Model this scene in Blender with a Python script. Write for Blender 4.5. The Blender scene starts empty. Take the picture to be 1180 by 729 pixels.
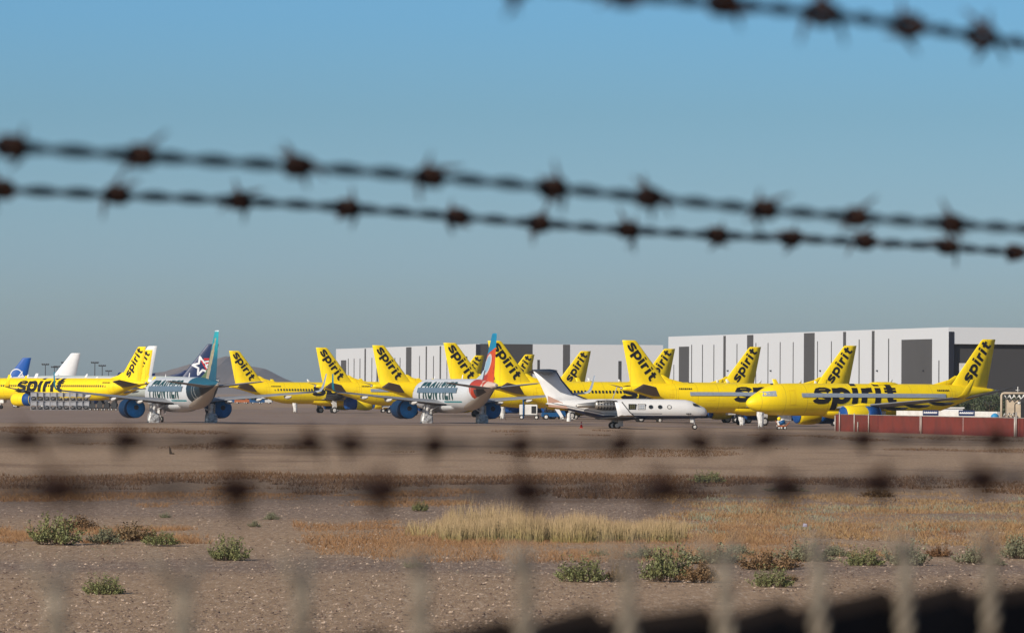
import bpy, math, random
from mathutils import Vector, Matrix, noise
R = math.radians
random.seed(7)
SC = bpy.context.scene
COL = SC.collection
F_PX, CX, CY = 6500.0, 590.0, 364.5          # focal length and centre of the photograph, in its pixels
CAM_H, HORIZON, ROLL = 4.17, 451.8, 0.00524

# ------------------------------------------------------------------ camera
pitch = math.atan((HORIZON - CY) / F_PX)
f_ = Vector((0, math.cos(pitch), math.sin(pitch)))
up0 = Vector((0, -math.sin(pitch), math.cos(pitch)))
r0 = Vector((1, 0, 0))
rt = r0 * math.cos(ROLL) + up0 * math.sin(ROLL)
up = -r0 * math.sin(ROLL) + up0 * math.cos(ROLL)
CAM = Vector((0, 0, CAM_H))
cd = bpy.data.cameras.new('camera')
cam = bpy.data.objects.new('camera', cd)
COL.objects.link(cam)
m = Matrix.Identity(4)
for i in range(3):
    m[i][0], m[i][1], m[i][2], m[i][3] = rt[i], up[i], -f_[i], CAM[i]
cam.matrix_world = m
cd.sensor_fit = 'HORIZONTAL'
cd.sensor_width = 36.0
cd.lens = F_PX / 1180.0 * 36.0
cd.clip_start, cd.clip_end = 0.1, 60000
cd.dof.use_dof = True
cd.dof.focus_distance = 760
cd.dof.aperture_fstop = 20
SC.camera = cam


def P(px, py, d):
    """the point that the photograph shows at px, py, at a real distance d in front of the fence line"""
    v = f_ + rt * ((px - CX) / F_PX) + up * ((CY - py) / F_PX)
    return CAM + v * (d / v.y)


def sstep(a, b, x):
    t = max(0.0, min(1.0, (x - a) / (b - a)))
    return t * t * (3 - 2 * t)


def gz(x, y):
    """height of the terrain: an embankment at the fence, a slight fall to the right on the apron"""
    z = 2.4 * (1 - sstep(22, 78, y))
    z -= 0.38 * sstep(6, 46, x) * sstep(250, 600, y) * (1 - sstep(820, 1000, y))
    z += .5 * sstep(50, 72, -x) * sstep(860, 960, y) * (1 - sstep(1150, 1300, y))
    return z


def at(px, D):
    p = P(px, 470, D)
    return Vector((p.x, D, gz(p.x, D)))


# ------------------------------------------------------------------ materials
def nt(name):
    mt = bpy.data.materials.new(name)
    mt.use_nodes = True
    return mt, mt.node_tree, mt.node_tree.nodes['Principled BSDF']


def nd(t, kind, **kw):
    n = t.nodes.new(kind)
    for k, v in kw.items():
        setattr(n, k, v)
    return n


def ramp(t, src, stops, interp='LINEAR'):
    r = nd(t, 'ShaderNodeValToRGB')
    r.color_ramp.interpolation = interp
    e = r.color_ramp.elements
    while len(e) < len(stops):
        e.new(0.5)
    for k, (p, c) in enumerate(stops):
        e[k].position = p
        e[k].color = (*c, 1)
    t.links.new(src, r.inputs[0])
    return r.outputs[0]


def mix(t, fac, a, b, mode='MIX'):
    n = nd(t, 'ShaderNodeMix', data_type='RGBA', blend_type=mode)
    for s, v in ((n.inputs[0], fac), (n.inputs[6], a), (n.inputs[7], b)):
        if isinstance(v, bpy.types.NodeSocket):
            t.links.new(v, s)
        elif isinstance(v, (int, float)):
            s.default_value = v
        else:
            s.default_value = (*v, 1)
    return n.outputs[2]


def mth(t, op, a, b=0.0, c=None, clamp=False):
    n = nd(t, 'ShaderNodeMath', operation=op)
    n.use_clamp = clamp
    for s, v in zip(n.inputs, (a, b, c)):
        if v is None:
            continue
        if isinstance(v, bpy.types.NodeSocket):
            t.links.new(v, s)
        else:
            s.default_value = v
    return n.outputs[0]


def noise_n(t, vec, scale, detail=4, rough=.55):
    n = nd(t, 'ShaderNodeTexNoise')
    n.inputs['Scale'].default_value = scale
    n.inputs['Detail'].default_value = detail
    n.inputs['Roughness'].default_value = rough
    if vec is not None:
        t.links.new(vec, n.inputs['Vector'])
    return n.outputs['Fac']


def scaled(t, vec, s):
    n = nd(t, 'ShaderNodeMapping')
    n.inputs['Scale'].default_value = s
    t.links.new(vec, n.inputs['Vector'])
    return n.outputs[0]


def paint(name, c, rough=.4, metal=0.0, dirt=.12, scale=.6, dark=None):
    mt, t, b = nt(name)
    co = nd(t, 'ShaderNodeTexCoord').outputs['Object']
    n = noise_n(t, co, scale, 5, .6)
    d = dark or tuple(x * .62 for x in c)
    f = mth(t, 'MULTIPLY', mth(t, 'SUBTRACT', n, .42, clamp=True), dirt * 6, clamp=True)
    t.links.new(mix(t, f, c, d), b.inputs['Base Color'])
    b.inputs['Roughness'].default_value = rough
    b.inputs['Specular IOR Level'].default_value = .3
    b.inputs['Metallic'].default_value = metal
    return mt


YEL = (.86, .60, .002)
M = {}


def jet_paint(name, c):
    mt, t, b = nt(name)
    co = nd(t, 'ShaderNodeTexCoord').outputs['Object']
    sp = nd(t, 'ShaderNodeSeparateXYZ')
    t.links.new(co, sp.inputs[0])
    x, y, z = sp.outputs
    n = noise_n(t, co, .35, 5, .6)
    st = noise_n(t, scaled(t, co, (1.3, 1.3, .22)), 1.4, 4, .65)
    seam = mth(t, 'LESS_THAN', mth(t, 'ABSOLUTE', mth(t, 'SUBTRACT', mth(t, 'FRACT', mth(t, 'DIVIDE', x, 3.15)), .5)), .011)
    seam2 = mth(t, 'MULTIPLY', mth(t, 'LESS_THAN', mth(t, 'ABSOLUTE', mth(t, 'SUBTRACT', z, 3.05)), .022), mth(t, 'LESS_THAN', x, 33))
    seam = mth(t, 'MAXIMUM', seam, seam2)
    col = mix(t, mth(t, 'MULTIPLY', mth(t, 'SUBTRACT', n, .42, clamp=True), 1.6, clamp=True), c, tuple(v * .8 for v in c))
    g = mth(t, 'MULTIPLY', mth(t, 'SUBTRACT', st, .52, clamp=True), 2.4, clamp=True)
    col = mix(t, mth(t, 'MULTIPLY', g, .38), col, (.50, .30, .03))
    col = mix(t, mth(t, 'MULTIPLY', seam, .42), col, (.28, .17, .03))
    t.links.new(col, b.inputs['Base Color'])
    r_ = mth(t, 'ADD', .34, mth(t, 'MULTIPLY', n, .3))
    t.links.new(r_, b.inputs['Roughness'])
    b.inputs['Specular IOR Level'].default_value = .35
    return mt


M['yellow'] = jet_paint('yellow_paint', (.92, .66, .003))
M['yellow_dull'] = paint('yellow_dull_paint', (.78, .50, .006), .5, dirt=.25, scale=.5, dark=(.5, .30, .01))
M['black'] = paint('black_lettering', (.012, .011, .013), .45)
M['white'] = paint('white_paint', (.74, .74, .75), .4, dirt=.1)
M['offwhite'] = paint('weathered_white_paint', (.66, .65, .63), .5, dirt=.3, scale=.8, dark=(.42, .38, .33))
M['wrap'] = paint('white_wrap', (.72, .71, .69), .7, dirt=.5, scale=3, dark=(.35, .33, .31))
M['wrapfoil'] = paint('silver_wrap', (.50, .50, .50), .45, .4, dirt=.6, scale=4, dark=(.16, .15, .15))
M['blue_cover'] = paint('blue_fabric', (.004, .060, .24), .6, dirt=.3, scale=1.5)
M['blue_mid'] = paint('blue_sheeting', (.014, .22, .58), .6, dirt=.4, scale=.9, dark=(.008, .08, .22))
M['blue_dark'] = paint('dark_blue_fabric', (.004, .030, .085), .6, dirt=.4, scale=1.2)
M['tape'] = paint('silver_tape', (.33, .38, .45), .5, .2, dirt=.3, scale=2.5, dark=(.23, .26, .30))
M['tape_teal'] = paint('grey_blue_tape', (.13, .19, .25), .5, .1, dirt=.2, scale=2)
M['glass'] = paint('dark_glass', (.02, .025, .03), .12)
M['tyre'] = paint('tyre_rubber', (.014, .013, .012), .8)
M['metal'] = paint('bare_metal', (.42, .40, .37), .4, .7, dirt=.3, scale=2)
M['grey'] = paint('grey_wing_paint', (.27, .28, .30), .45, .1, dirt=.25, scale=.6, dark=(.17, .17, .18))
M['darkgrey'] = paint('dark_grey_paint', (.05, .05, .052), .5, dirt=.3, scale=.8)
M['stab'] = paint('shaded_brown_grey', (.17, .14, .11), .5, dirt=.3, scale=1.2)  # underside shade and brown reflection put into the tailplane colour
M['teal'] = paint('teal_paint', (.004, .17, .25), .4)
M['text_teal'] = paint('dark_green_lettering', (.008, .055, .055), .4)
M['navy'] = paint('navy_paint', (.008, .022, .085), .4)
M['royal'] = paint('royal_blue_paint', (.003, .08, .36), .4, dirt=.15)
M['red'] = paint('red_paint', (.55, .02, .015), .45)
M['tan'] = paint('tan_paint', (.52, .42, .31), .6, dirt=.3, scale=.9)
M['hangar'] = paint('white_wall_panels', (.56, .575, .60), .75, dirt=.10, scale=.05, dark=(.5, .5, .51))
M['hangar_grey'] = paint('grey_wall_panels', (.075, .073, .073), .75, dirt=.15, scale=.1)
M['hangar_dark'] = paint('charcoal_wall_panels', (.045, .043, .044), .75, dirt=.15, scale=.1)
M['navy_dark'] = paint('black_blue_panel', (.010, .012, .022), .7)
M['slot'] = paint('dark_slot', (.05, .05, .052), .8)
M['crate'] = paint('grey_steel', (.36, .36, .38), .55, .2, dirt=.5, scale=1.5, dark=(.14, .14, .15))
M['crate_in'] = paint('crate_shadow_net', (.16, .16, .17), .8, dirt=.5, scale=2)
M['machine'] = paint('black_machine', (.02, .02, .022), .6, dirt=.4, scale=2)
M['bluegear'] = paint('blue_machine', (.005, .07, .20), .5)
M['wood'] = paint('dark_wood', (.05, .035, .025), .8, dirt=.5, scale=5)
M['fence_red'] = paint('red_screen', (.175, .032, .022), .85, dirt=.7, scale=.30, dark=(.125, .030, .022))
M['post'] = paint('galvanised_post', (.45, .41, .37), .6, .3, dirt=.3, scale=2)
M['zinc'] = paint('weathered_zinc', (.25, .215, .17), .65, .15, dirt=.5, scale=40, dark=(.16, .125, .095))
M['wire'] = paint('dark_weathered_wire', (.022, .03, .04), .5, .3, dirt=.5, scale=60, dark=(.012, .014, .017))
M['rust'] = paint('rusty_barb', (.035, .013, .007), .8, .1, dirt=.5, scale=90, dark=(.016, .007, .005))
M['screen'] = paint('black_screen_fabric', (.004, .005, .008), .9)
M['hem'] = paint('brown_hem', (.085, .060, .042), .9)
M['hull'] = paint('pale_green_paint', (.55, .60, .56), .5)
M['pink'] = paint('bare_primer_panel', (.42, .25, .19), .6)
M['olive'] = paint('olive_patch', (.10, .095, .035), .6)
M['orange'] = paint('orange_paint', (.34, .09, .02), .6)


def livery_material(kind):
    """fuselage and fin paint of the two white airliners, split by where the paint and the beige ground bounce end on the body"""
    mt, t, b = nt(kind)
    co = nd(t, 'ShaderNodeTexCoord').outputs['Object']
    sp = nd(t, 'ShaderNodeSeparateXYZ')
    t.links.new(co, sp.inputs[0])
    x, y, z = sp.outputs
    n = noise_n(t, co, .9, 4)
    b.inputs['Roughness'].default_value = .42
    if kind in ('body_sea', 'body_bird'):
        edge = mth(t, 'ADD', mth(t, 'MULTIPLY', mth(t, 'SUBTRACT', z, 3.8), .5), x)
        edge = mth(t, 'ADD', edge, mth(t, 'MULTIPLY', n, .6))
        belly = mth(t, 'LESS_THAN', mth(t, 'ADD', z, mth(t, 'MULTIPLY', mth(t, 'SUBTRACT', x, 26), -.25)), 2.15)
        white = mix(t, belly, (.60, .62, .64), (.50, .44, .37))  # beige puts light bounced off the ground into the grey belly colour
        # a teal flash low on the side
        fl = mth(t, 'MULTIPLY', mth(t, 'GREATER_THAN', z, 2.78), mth(t, 'LESS_THAN', z, 2.98))
        fl = mth(t, 'MULTIPLY', fl, mth(t, 'GREATER_THAN', x, 19))
        fl = mth(t, 'MULTIPLY', fl, mth(t, 'LESS_THAN', x, 27))
        white = mix(t, fl, white, (.02, .24, .28))
        start = 28.0 if kind == 'body_sea' else 30.6
        rear = mth(t, 'GREATER_THAN', edge, start)
        if kind == 'body_sea':
            c = mix(t, mth(t, 'GREATER_THAN', z, 4.9), (.012, .028, .04), (.012, .09, .14))
        else:
            blot = mth(t, 'GREATER_THAN', mth(t, 'ADD', n, mth(t, 'MULTIPLY', mth(t, 'SUBTRACT', x, 33.4), .16)), .56)
            c = mix(t, blot, (.42, .045, .018), (.55, .43, .36))
            dk = mth(t, 'MULTIPLY', mth(t, 'LESS_THAN', z, 4.55), mth(t, 'GREATER_THAN', x, 31.4))
            dk = mth(t, 'MULTIPLY', dk, mth(t, 'LESS_THAN', x, 34.2))
            c = mix(t, dk, c, (.05, .045, .045))
        rear = mth(t, 'MULTIPLY', rear, mth(t, 'SUBTRACT', 1, belly))
        t.links.new(mix(t, rear, white, c), b.inputs['Base Color'])
    else:
        # u runs across the fin, from its sloping front edge
        le = mth(t, 'ADD', 30.7, mth(t, 'MULTIPLY', mth(t, 'SUBTRACT', z, 5.7), .792))
        u = mth(t, 'SUBTRACT', x, le)
        if kind == 'fin_sea':
            zz = mth(t, 'DIVIDE', mth(t, 'SUBTRACT', z, 5.5), 6.3)
            base = ramp(t, zz, [(0, (.012, .07, .12)), (.42, (.014, .10, .16)), (.62, (.01, .22, .28)), (.9, (.02, .35, .42))])
            wob = mth(t, 'ADD', u, mth(t, 'MULTIPLY', mth(t, 'SUBTRACT', n, .5), 1.6))
            wid = mth(t, 'SUBTRACT', 1.2, mth(t, 'MULTIPLY', zz, 1.0))
            s1 = mth(t, 'LESS_THAN', mth(t, 'ABSOLUTE', mth(t, 'SUBTRACT', wob, 1.5)), wid)
            s1 = mth(t, 'MULTIPLY', s1, mth(t, 'LESS_THAN', zz, .84))
            fine = noise_n(t, co, 3.5, 3)
            body = mix(t, fine, (.20, .17, .07), (.55, .46, .32))
            col = mix(t, s1, base, body)
            s2 = mth(t, 'MULTIPLY', mth(t, 'LESS_THAN', wob, .7), mth(t, 'LESS_THAN', zz, .62))
            col = mix(t, s2, col, (.10, .16, .07))
            s3 = mth(t, 'MULTIPLY', mth(t, 'GREATER_THAN', zz, .97), 1.0)
            col = mix(t, s3, col, (.5, .6, .62))
        else:
            top = mth(t, 'GREATER_THAN', mth(t, 'SUBTRACT', z, mth(t, 'MULTIPLY', u, .35)), 8.9)
            red = mix(t, mth(t, 'GREATER_THAN', n, .56), (.52, .07, .02), (.38, .03, .015))
            # pale eye
            ex = mth(t, 'DIVIDE', mth(t, 'SUBTRACT', u, 1.6), .95)
            ez = mth(t, 'DIVIDE', mth(t, 'SUBTRACT', z, 7.75), 1.05)
            q = mth(t, 'ADD', mth(t, 'MULTIPLY', ex, ex), mth(t, 'MULTIPLY', ez, ez))
            eye = mth(t, 'LESS_THAN', q, 1.0)
            rim = mth(t, 'LESS_THAN', q, 1.7)
            col = mix(t, rim, red, (.55, .52, .5))
            col = mix(t, eye, col, (.25, .42, .55))
            lead = mth(t, 'LESS_THAN', u, .75)
            col = mix(t, mth(t, 'MULTIPLY', lead, mth(t, 'LESS_THAN', z, 8.2)), col, (.45, .55, .62))
            dk = mth(t, 'MULTIPLY', mth(t, 'LESS_THAN', z, 7.0), mth(t, 'MULTIPLY', mth(t, 'GREATER_THAN', u, .75), mth(t, 'LESS_THAN', u, 1.5)))
            col = mix(t, dk, col, (.10, .06, .07))
            col = mix(t, top, col, (.004, .20, .36))
        t.links.new(col, b.inputs['Base Color'])
    return mt


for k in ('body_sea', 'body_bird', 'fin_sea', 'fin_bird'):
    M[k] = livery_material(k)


# ------------------------------------------------------------------ mesh building
class MB:
    def __init__(s):
        s.v, s.f, s.mi, s.sm = [], [], [], []

    def face(s, idx, mi=0, sm=False):
        s.f.append(idx); s.mi.append(mi); s.sm.append(sm)

    def quad(s, a, b, c, d, mi=0):
        n = len(s.v)
        s.v += [tuple(a), tuple(b), tuple(c), tuple(d)]
        s.face((n, n + 1, n + 2, n + 3), mi)

    def tri(s, a, b, c, mi=0):
        n = len(s.v)
        s.v += [tuple(a), tuple(b), tuple(c)]
        s.face((n, n + 1, n + 2), mi)

    def box(s, lo, hi, mi=0, frame=None):
        """box between two corners; frame = (origin, x axis, y axis, z axis) to place it obliquely"""
        n = len(s.v)
        for z in (lo[2], hi[2]):
            for x, y in ((lo[0], lo[1]), (hi[0], lo[1]), (hi[0], hi[1]), (lo[0], hi[1])):
                p = Vector((x, y, z))
                if frame:
                    o, ax, ay, az = frame
                    p = o + ax * x + ay * y + az * z
                s.v.append(tuple(p))
        for q in ((0, 3, 2, 1), (4, 5, 6, 7), (0, 1, 5, 4), (1, 2, 6, 5), (2, 3, 7, 6), (3, 0, 4, 7)):
            s.face(tuple(n + i for i in q), mi)

    def loft(s, rings, closed=True, caps=True, mi=0, smooth=True):
        n0 = len(s.v)
        k = len(rings[0])
        for r in rings:
            s.v += [tuple(p) for p in r]
        for i in range(len(rings) - 1):
            for j in range(k if closed else k - 1):
                a = n0 + i * k + j
                b = n0 + i * k + (j + 1) % k
                s.face((a, b, b + k, a + k), mi, smooth)
        if caps:
            s.face(tuple(n0 + j for j in range(k))[::-1], mi)
            e = n0 + (len(rings) - 1) * k
            s.face(tuple(e + j for j in range(k)), mi)

    def tube(s, pts, rad, sides=8, mi=0, smooth=True, caps=True):
        pts = [Vector(p) for p in pts]
        rad = rad if isinstance(rad, (list, tuple)) else [rad] * len(pts)
        rings = []
        prev = None
        for i, p in enumerate(pts):
            t = (pts[min(i + 1, len(pts) - 1)] - pts[max(i - 1, 0)]).normalized()
            if prev is None:
                ref = Vector((0, 0, 1)) if abs(t.z) < .9 else Vector((1, 0, 0))
                u = t.cross(ref).normalized()
            else:
                u = (prev - t * prev.dot(t)).normalized()
            prev = u
            w = t.cross(u)
            rings.append([p + (u * math.cos(2 * math.pi * j / sides) + w * math.sin(2 * math.pi * j / sides)) * rad[i] for j in range(sides)])
        s.loft(rings, True, caps, mi, smooth)

    def build(s, name, mats, parent=None):
        me = bpy.data.meshes.new(name)
        me.from_pydata(s.v, [], s.f)
        for mt in (mats if isinstance(mats, (list, tuple)) else [mats]):
            me.materials.append(mt)
        me.polygons.foreach_set('material_index', s.mi)
        me.polygons.foreach_set('use_smooth', s.sm)
        me.update()
        o = bpy.data.objects.new(name, me)
        COL.objects.link(o)
        if parent is not None:
            o.parent = parent
        return o


def empty(name, loc, rz=0.0, label=None, cat=None, group=None):
    o = bpy.data.objects.new(name, None)
    o.empty_display_size = .5
    o.location = loc
    o.rotation_euler = (0, 0, rz)
    COL.objects.link(o)
    tag(o, label, cat, group)
    return o


def tag(o, label=None, cat=None, group=None, kind=None):
    for k, v in (('label', label), ('category', cat), ('group', group), ('kind', kind)):
        if v:
            o[k] = v
    return o


def copy_tree(o, parent=None):
    c = o.copy()
    COL.objects.link(c)
    c.parent = parent
    for ch in list(o.children):
        copy_tree(ch, c)
    return c


# ------------------------------------------------------------------ lettering: strokes in a unit grid, mapped onto a surface
def arc(cx, cy, rx, ry, a0, a1, n=14):
    return [(cx + rx * math.cos(R(a0 + (a1 - a0) * i / n)), cy + ry * math.sin(R(a0 + (a1 - a0) * i / n))) for i in range(n + 1)]


W = .27
LETTERS = {
    's': (.90, [[(.80, .74), (.72, .83), (.60, .87), (.36, .87), (.20, .83), (.14, .71), (.20, .59), (.34, .54), (.56, .47), (.70, .41), (.75, .29), (.68, .17), (.52, .13), (.28, .13), (.14, .18), (.06, .28)]]),
    'p': (.98, [[(.14, -.38), (.14, .98)], arc(.47, .5, .34, .37, 0, 360, 24)]),
    'i': (.42, [[(.14, 0), (.14, 1.0)], [(.14, 1.12), (.14, 1.30)]]),
    'r': (.66, [[(.14, 0), (.14, .98)], [(.16, .55), (.20, .74), (.32, .86), (.56, .87)]]),
    't': (.70, [[(.28, 1.28), (.28, .32), (.34, .18), (.46, .13), (.62, .13)], [(.0, .87), (.62, .87)]]),
    'F': (.82, [[(.12, 0), (.12, 1)], [(.12, .9), (.74, .9)], [(.12, .5), (.62, .5)]]),
    'R': (.92, [[(.12, 0), (.12, 1)], [(.12, .9), (.52, .9), (.70, .82), (.72, .66), (.60, .52), (.12, .48)], [(.46, .48), (.76, .02)]]),
    'O': (1.02, [arc(.46, .5, .36, .42, 0, 360, 22)]),
    'N': (.98, [[(.12, 0), (.12, 1)], [(.12, .96), (.74, .04)], [(.74, 0), (.74, 1)]]),
    'T': (.84, [[(.38, 0), (.38, .9)], [(.02, .9), (.74, .9)]]),
    'I': (.36, [[(.12, 0), (.12, 1)]]),
    'E': (.80, [[(.12, 0), (.12, 1)], [(.12, .9), (.70, .9)], [(.12, .5), (.62, .5)], [(.12, .1), (.70, .1)]]),
}


def stroke_quads(path, w, fn, mb, lift):
    """a stroke of constant width along a path in the unit grid; fn maps grid points to the surface"""
    pts = []
    for a, b in zip(path[:-1], path[1:]):
        L = math.hypot(b[0] - a[0], b[1] - a[1])
        k = max(1, int(L / .16))
        pts += [(a[0] + (b[0] - a[0]) * i / k, a[1] + (b[1] - a[1]) * i / k) for i in range(k)]
    pts.append(path[-1])
    loop = math.hypot(path[0][0] - path[-1][0], path[0][1] - path[-1][1]) < 1e-6
    left, right = [], []
    n = len(pts)
    for i, p in enumerate(pts):
        a = pts[i - 1] if i else (pts[-2] if loop else pts[0])
        b = pts[i + 1] if i < n - 1 else (pts[1] if loop else pts[-1])
        tx, ty = b[0] - a[0], b[1] - a[1]
        L = math.hypot(tx, ty) or 1
        nx, ny = -ty / L * w / 2, tx / L * w / 2
        left.append(fn(p[0] + nx, p[1] + ny, lift))
        right.append(fn(p[0] - nx, p[1] - ny, lift))
    for i in range(n - 1):
        mb.quad(right[i], right[i + 1], left[i + 1], left[i])


def lettering(word, fn, mb, w=W, slant=.0, gap=.06):
    x, k = 0.0, 0
    for ch in word:
        adv, strokes = LETTERS[ch]
        for st in strokes:
            x0 = x
            stroke_quads(st, w, lambda a, b, l, x0=x0: fn(x0 + a + slant * b, b, l), mb, .003 * (k % 5))
            k += 1
        x += adv + gap
    return x


def word_len(word, gap=.06):
    return sum(LETTERS[c][0] + gap for c in word) - gap


# ------------------------------------------------------------------ the airliner
def fus_sections(stretch):
    s = stretch
    #        x      z top  z bot  half width
    rows = [(0.00, 3.42, 3.22, .08), (.12, 3.70, 2.98, .36), (.45, 4.02, 2.70, .68), (1.0, 4.38, 2.42, 1.00), (1.7, 4.78, 2.18, 1.28),
            (2.6, 5.28, 1.98, 1.56), (3.6, 5.66, 1.84, 1.76), (4.8, 5.84, 1.77, 1.91), (6.3, 5.89, 1.75, 1.975)]
    for i in range(1, 9):
        rows.append((6.3 + (18.9 + s) * i / 9, 5.89, 1.75, 1.975))
    rows += [(25.2 + s, 5.89, 1.75, 1.975), (26.8 + s, 5.89, 1.88, 1.93), (28.5 + s, 5.87, 2.28, 1.80), (30.2 + s, 5.83, 2.82, 1.56), (32.0 + s, 5.76, 3.42, 1.26),
             (33.8 + s, 5.65, 4.00, .92), (35.6 + s, 5.48, 4.50, .56), (36.8 + s, 5.34, 4.74, .32), (37.5 + s, 5.24, 4.86, .17)]
    return rows


def fus_at(rows, x):
    for a, b in zip(rows[:-1], rows[1:]):
        if a[0] <= x <= b[0]:
            t = (x - a[0]) / (b[0] - a[0])
            return [a[i] + (b[i] - a[i]) * t for i in range(4)]
    return rows[-1]


def on_body(rows, x, z, side, lift):
    """a point on the skin of the fuselage at station x and height z, on the port (-1) or starboard (+1) side"""
    _, zt, zb, hw = fus_at(rows, x)
    zc, hh = (zt + zb) / 2, (zt - zb) / 2
    s = max(-.98, min(.98, (z - zc) / hh))
    c = math.sqrt(1 - s * s)
    return Vector((x, side * (hw * c + lift * (.5 + .5 * c)), zc + hh * s + lift * s))


FIN = dict(zr=5.55, zt=11.76, le0=30.5, le1=35.45, te0=36.2, te1=37.5)
PROF = [(0, .012), (.04, .34), (.14, .7), (.32, 1.0), (.6, .72), (1.0, .05)]


def lens(c):
    for a, b in zip(PROF[:-1], PROF[1:]):
        if a[0] <= c <= b[0]:
            return a[1] + (b[1] - a[1]) * (c - a[0]) / (b[0] - a[0])
    return .03


def fin_half(x, z, s):
    t = (z - FIN['zr']) / (FIN['zt'] - FIN['zr'])
    le = FIN['le0'] + (FIN['le1'] - FIN['le0']) * t + s
    te = FIN['te0'] + (FIN['te1'] - FIN['te0']) * t + s
    return lens(max(0, min(1, (x - le) / (te - le)))) * (.27 - .17 * t)


def surface_rings(stations, zfun=None):
    """lofted rings of a lifting surface: each station is (le point, te point, half thickness, thickness axis)"""
    rings = []
    for le, te, h, ax in stations:
        le, te, ax = Vector(le), Vector(te), Vector(ax)
        up_ = [le.lerp(te, c) + ax * (h * t) for c, t in PROF]
        dn = [le.lerp(te, c) - ax * (h * t) for c, t in PROF[::-1]]
        rings.append(up_ + dn)
    return rings


def disc(mb, c, r, axis_x, depth, mi=0, n=20):
    """a slightly domed round cover facing along x"""
    rings = []
    for k, (rr, dd) in enumerate(((1.0, 0), (.98, .25), (.8, .6), (.45, .88), (.05, 1.0))):
        rings.append([(c[0] + axis_x * depth * dd, c[1] + r * rr * math.cos(2 * math.pi * j / n), c[2] + r * rr * math.sin(2 * math.pi * j / n)) for j in range(n)])
    mb.loft(rings, True, True, mi, True)


def wheel(name, c, r, w, parent, wrapped=None):
    mb = MB()
    if wrapped:
        rings = []
        for yy, rr in ((-w * .55, .75), (-w * .5, 1.02), (w * .5, 1.02), (w * .55, .75)):
            rings.append([(c[0] + r * rr * math.cos(2 * math.pi * j / 14) * (1.05 + .06 * math.sin(j * 2.3)), c[1] + yy,
                           max(.0, c[2] + r * rr * math.sin(2 * math.pi * j / 14) * (1 + .06 * math.cos(j * 3.1)))) for j in range(14)])
        mb.loft(rings, True, True, 0, False)
        return mb.build(name, wrapped, parent)
    rings = []
    for yy, rr in ((-w / 2, .62), (-w / 2, .9), (-w * .3, 1), (w * .3, 1), (w / 2, .9), (w / 2, .62)):
        rings.append([(c[0] + r * rr * math.cos(2 * math.pi * j / 18), c[1] + yy, c[2] + r * rr * math.sin(2 * math.pi * j / 18)) for j in range(18)])
    mb.loft(rings, True, False, 0, True)
    o = mb.build(name, M['tyre'], parent)
    hb = MB()
    for sd in (-1, 1):
        disc(hb, (0, 0, 0), r * .62, 1, .04)
    hb.v = [(c[0] + p[1], c[1] + (w * .5 - .02) * (1 if k < len(hb.v) // 2 else -1) + p[0] * (1 if k < len(hb.v) // 2 else -1), c[2] + p[2]) for k, p in enumerate(hb.v)]
    hb.build('hub', M['offwhite'], o)
    return o


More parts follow.
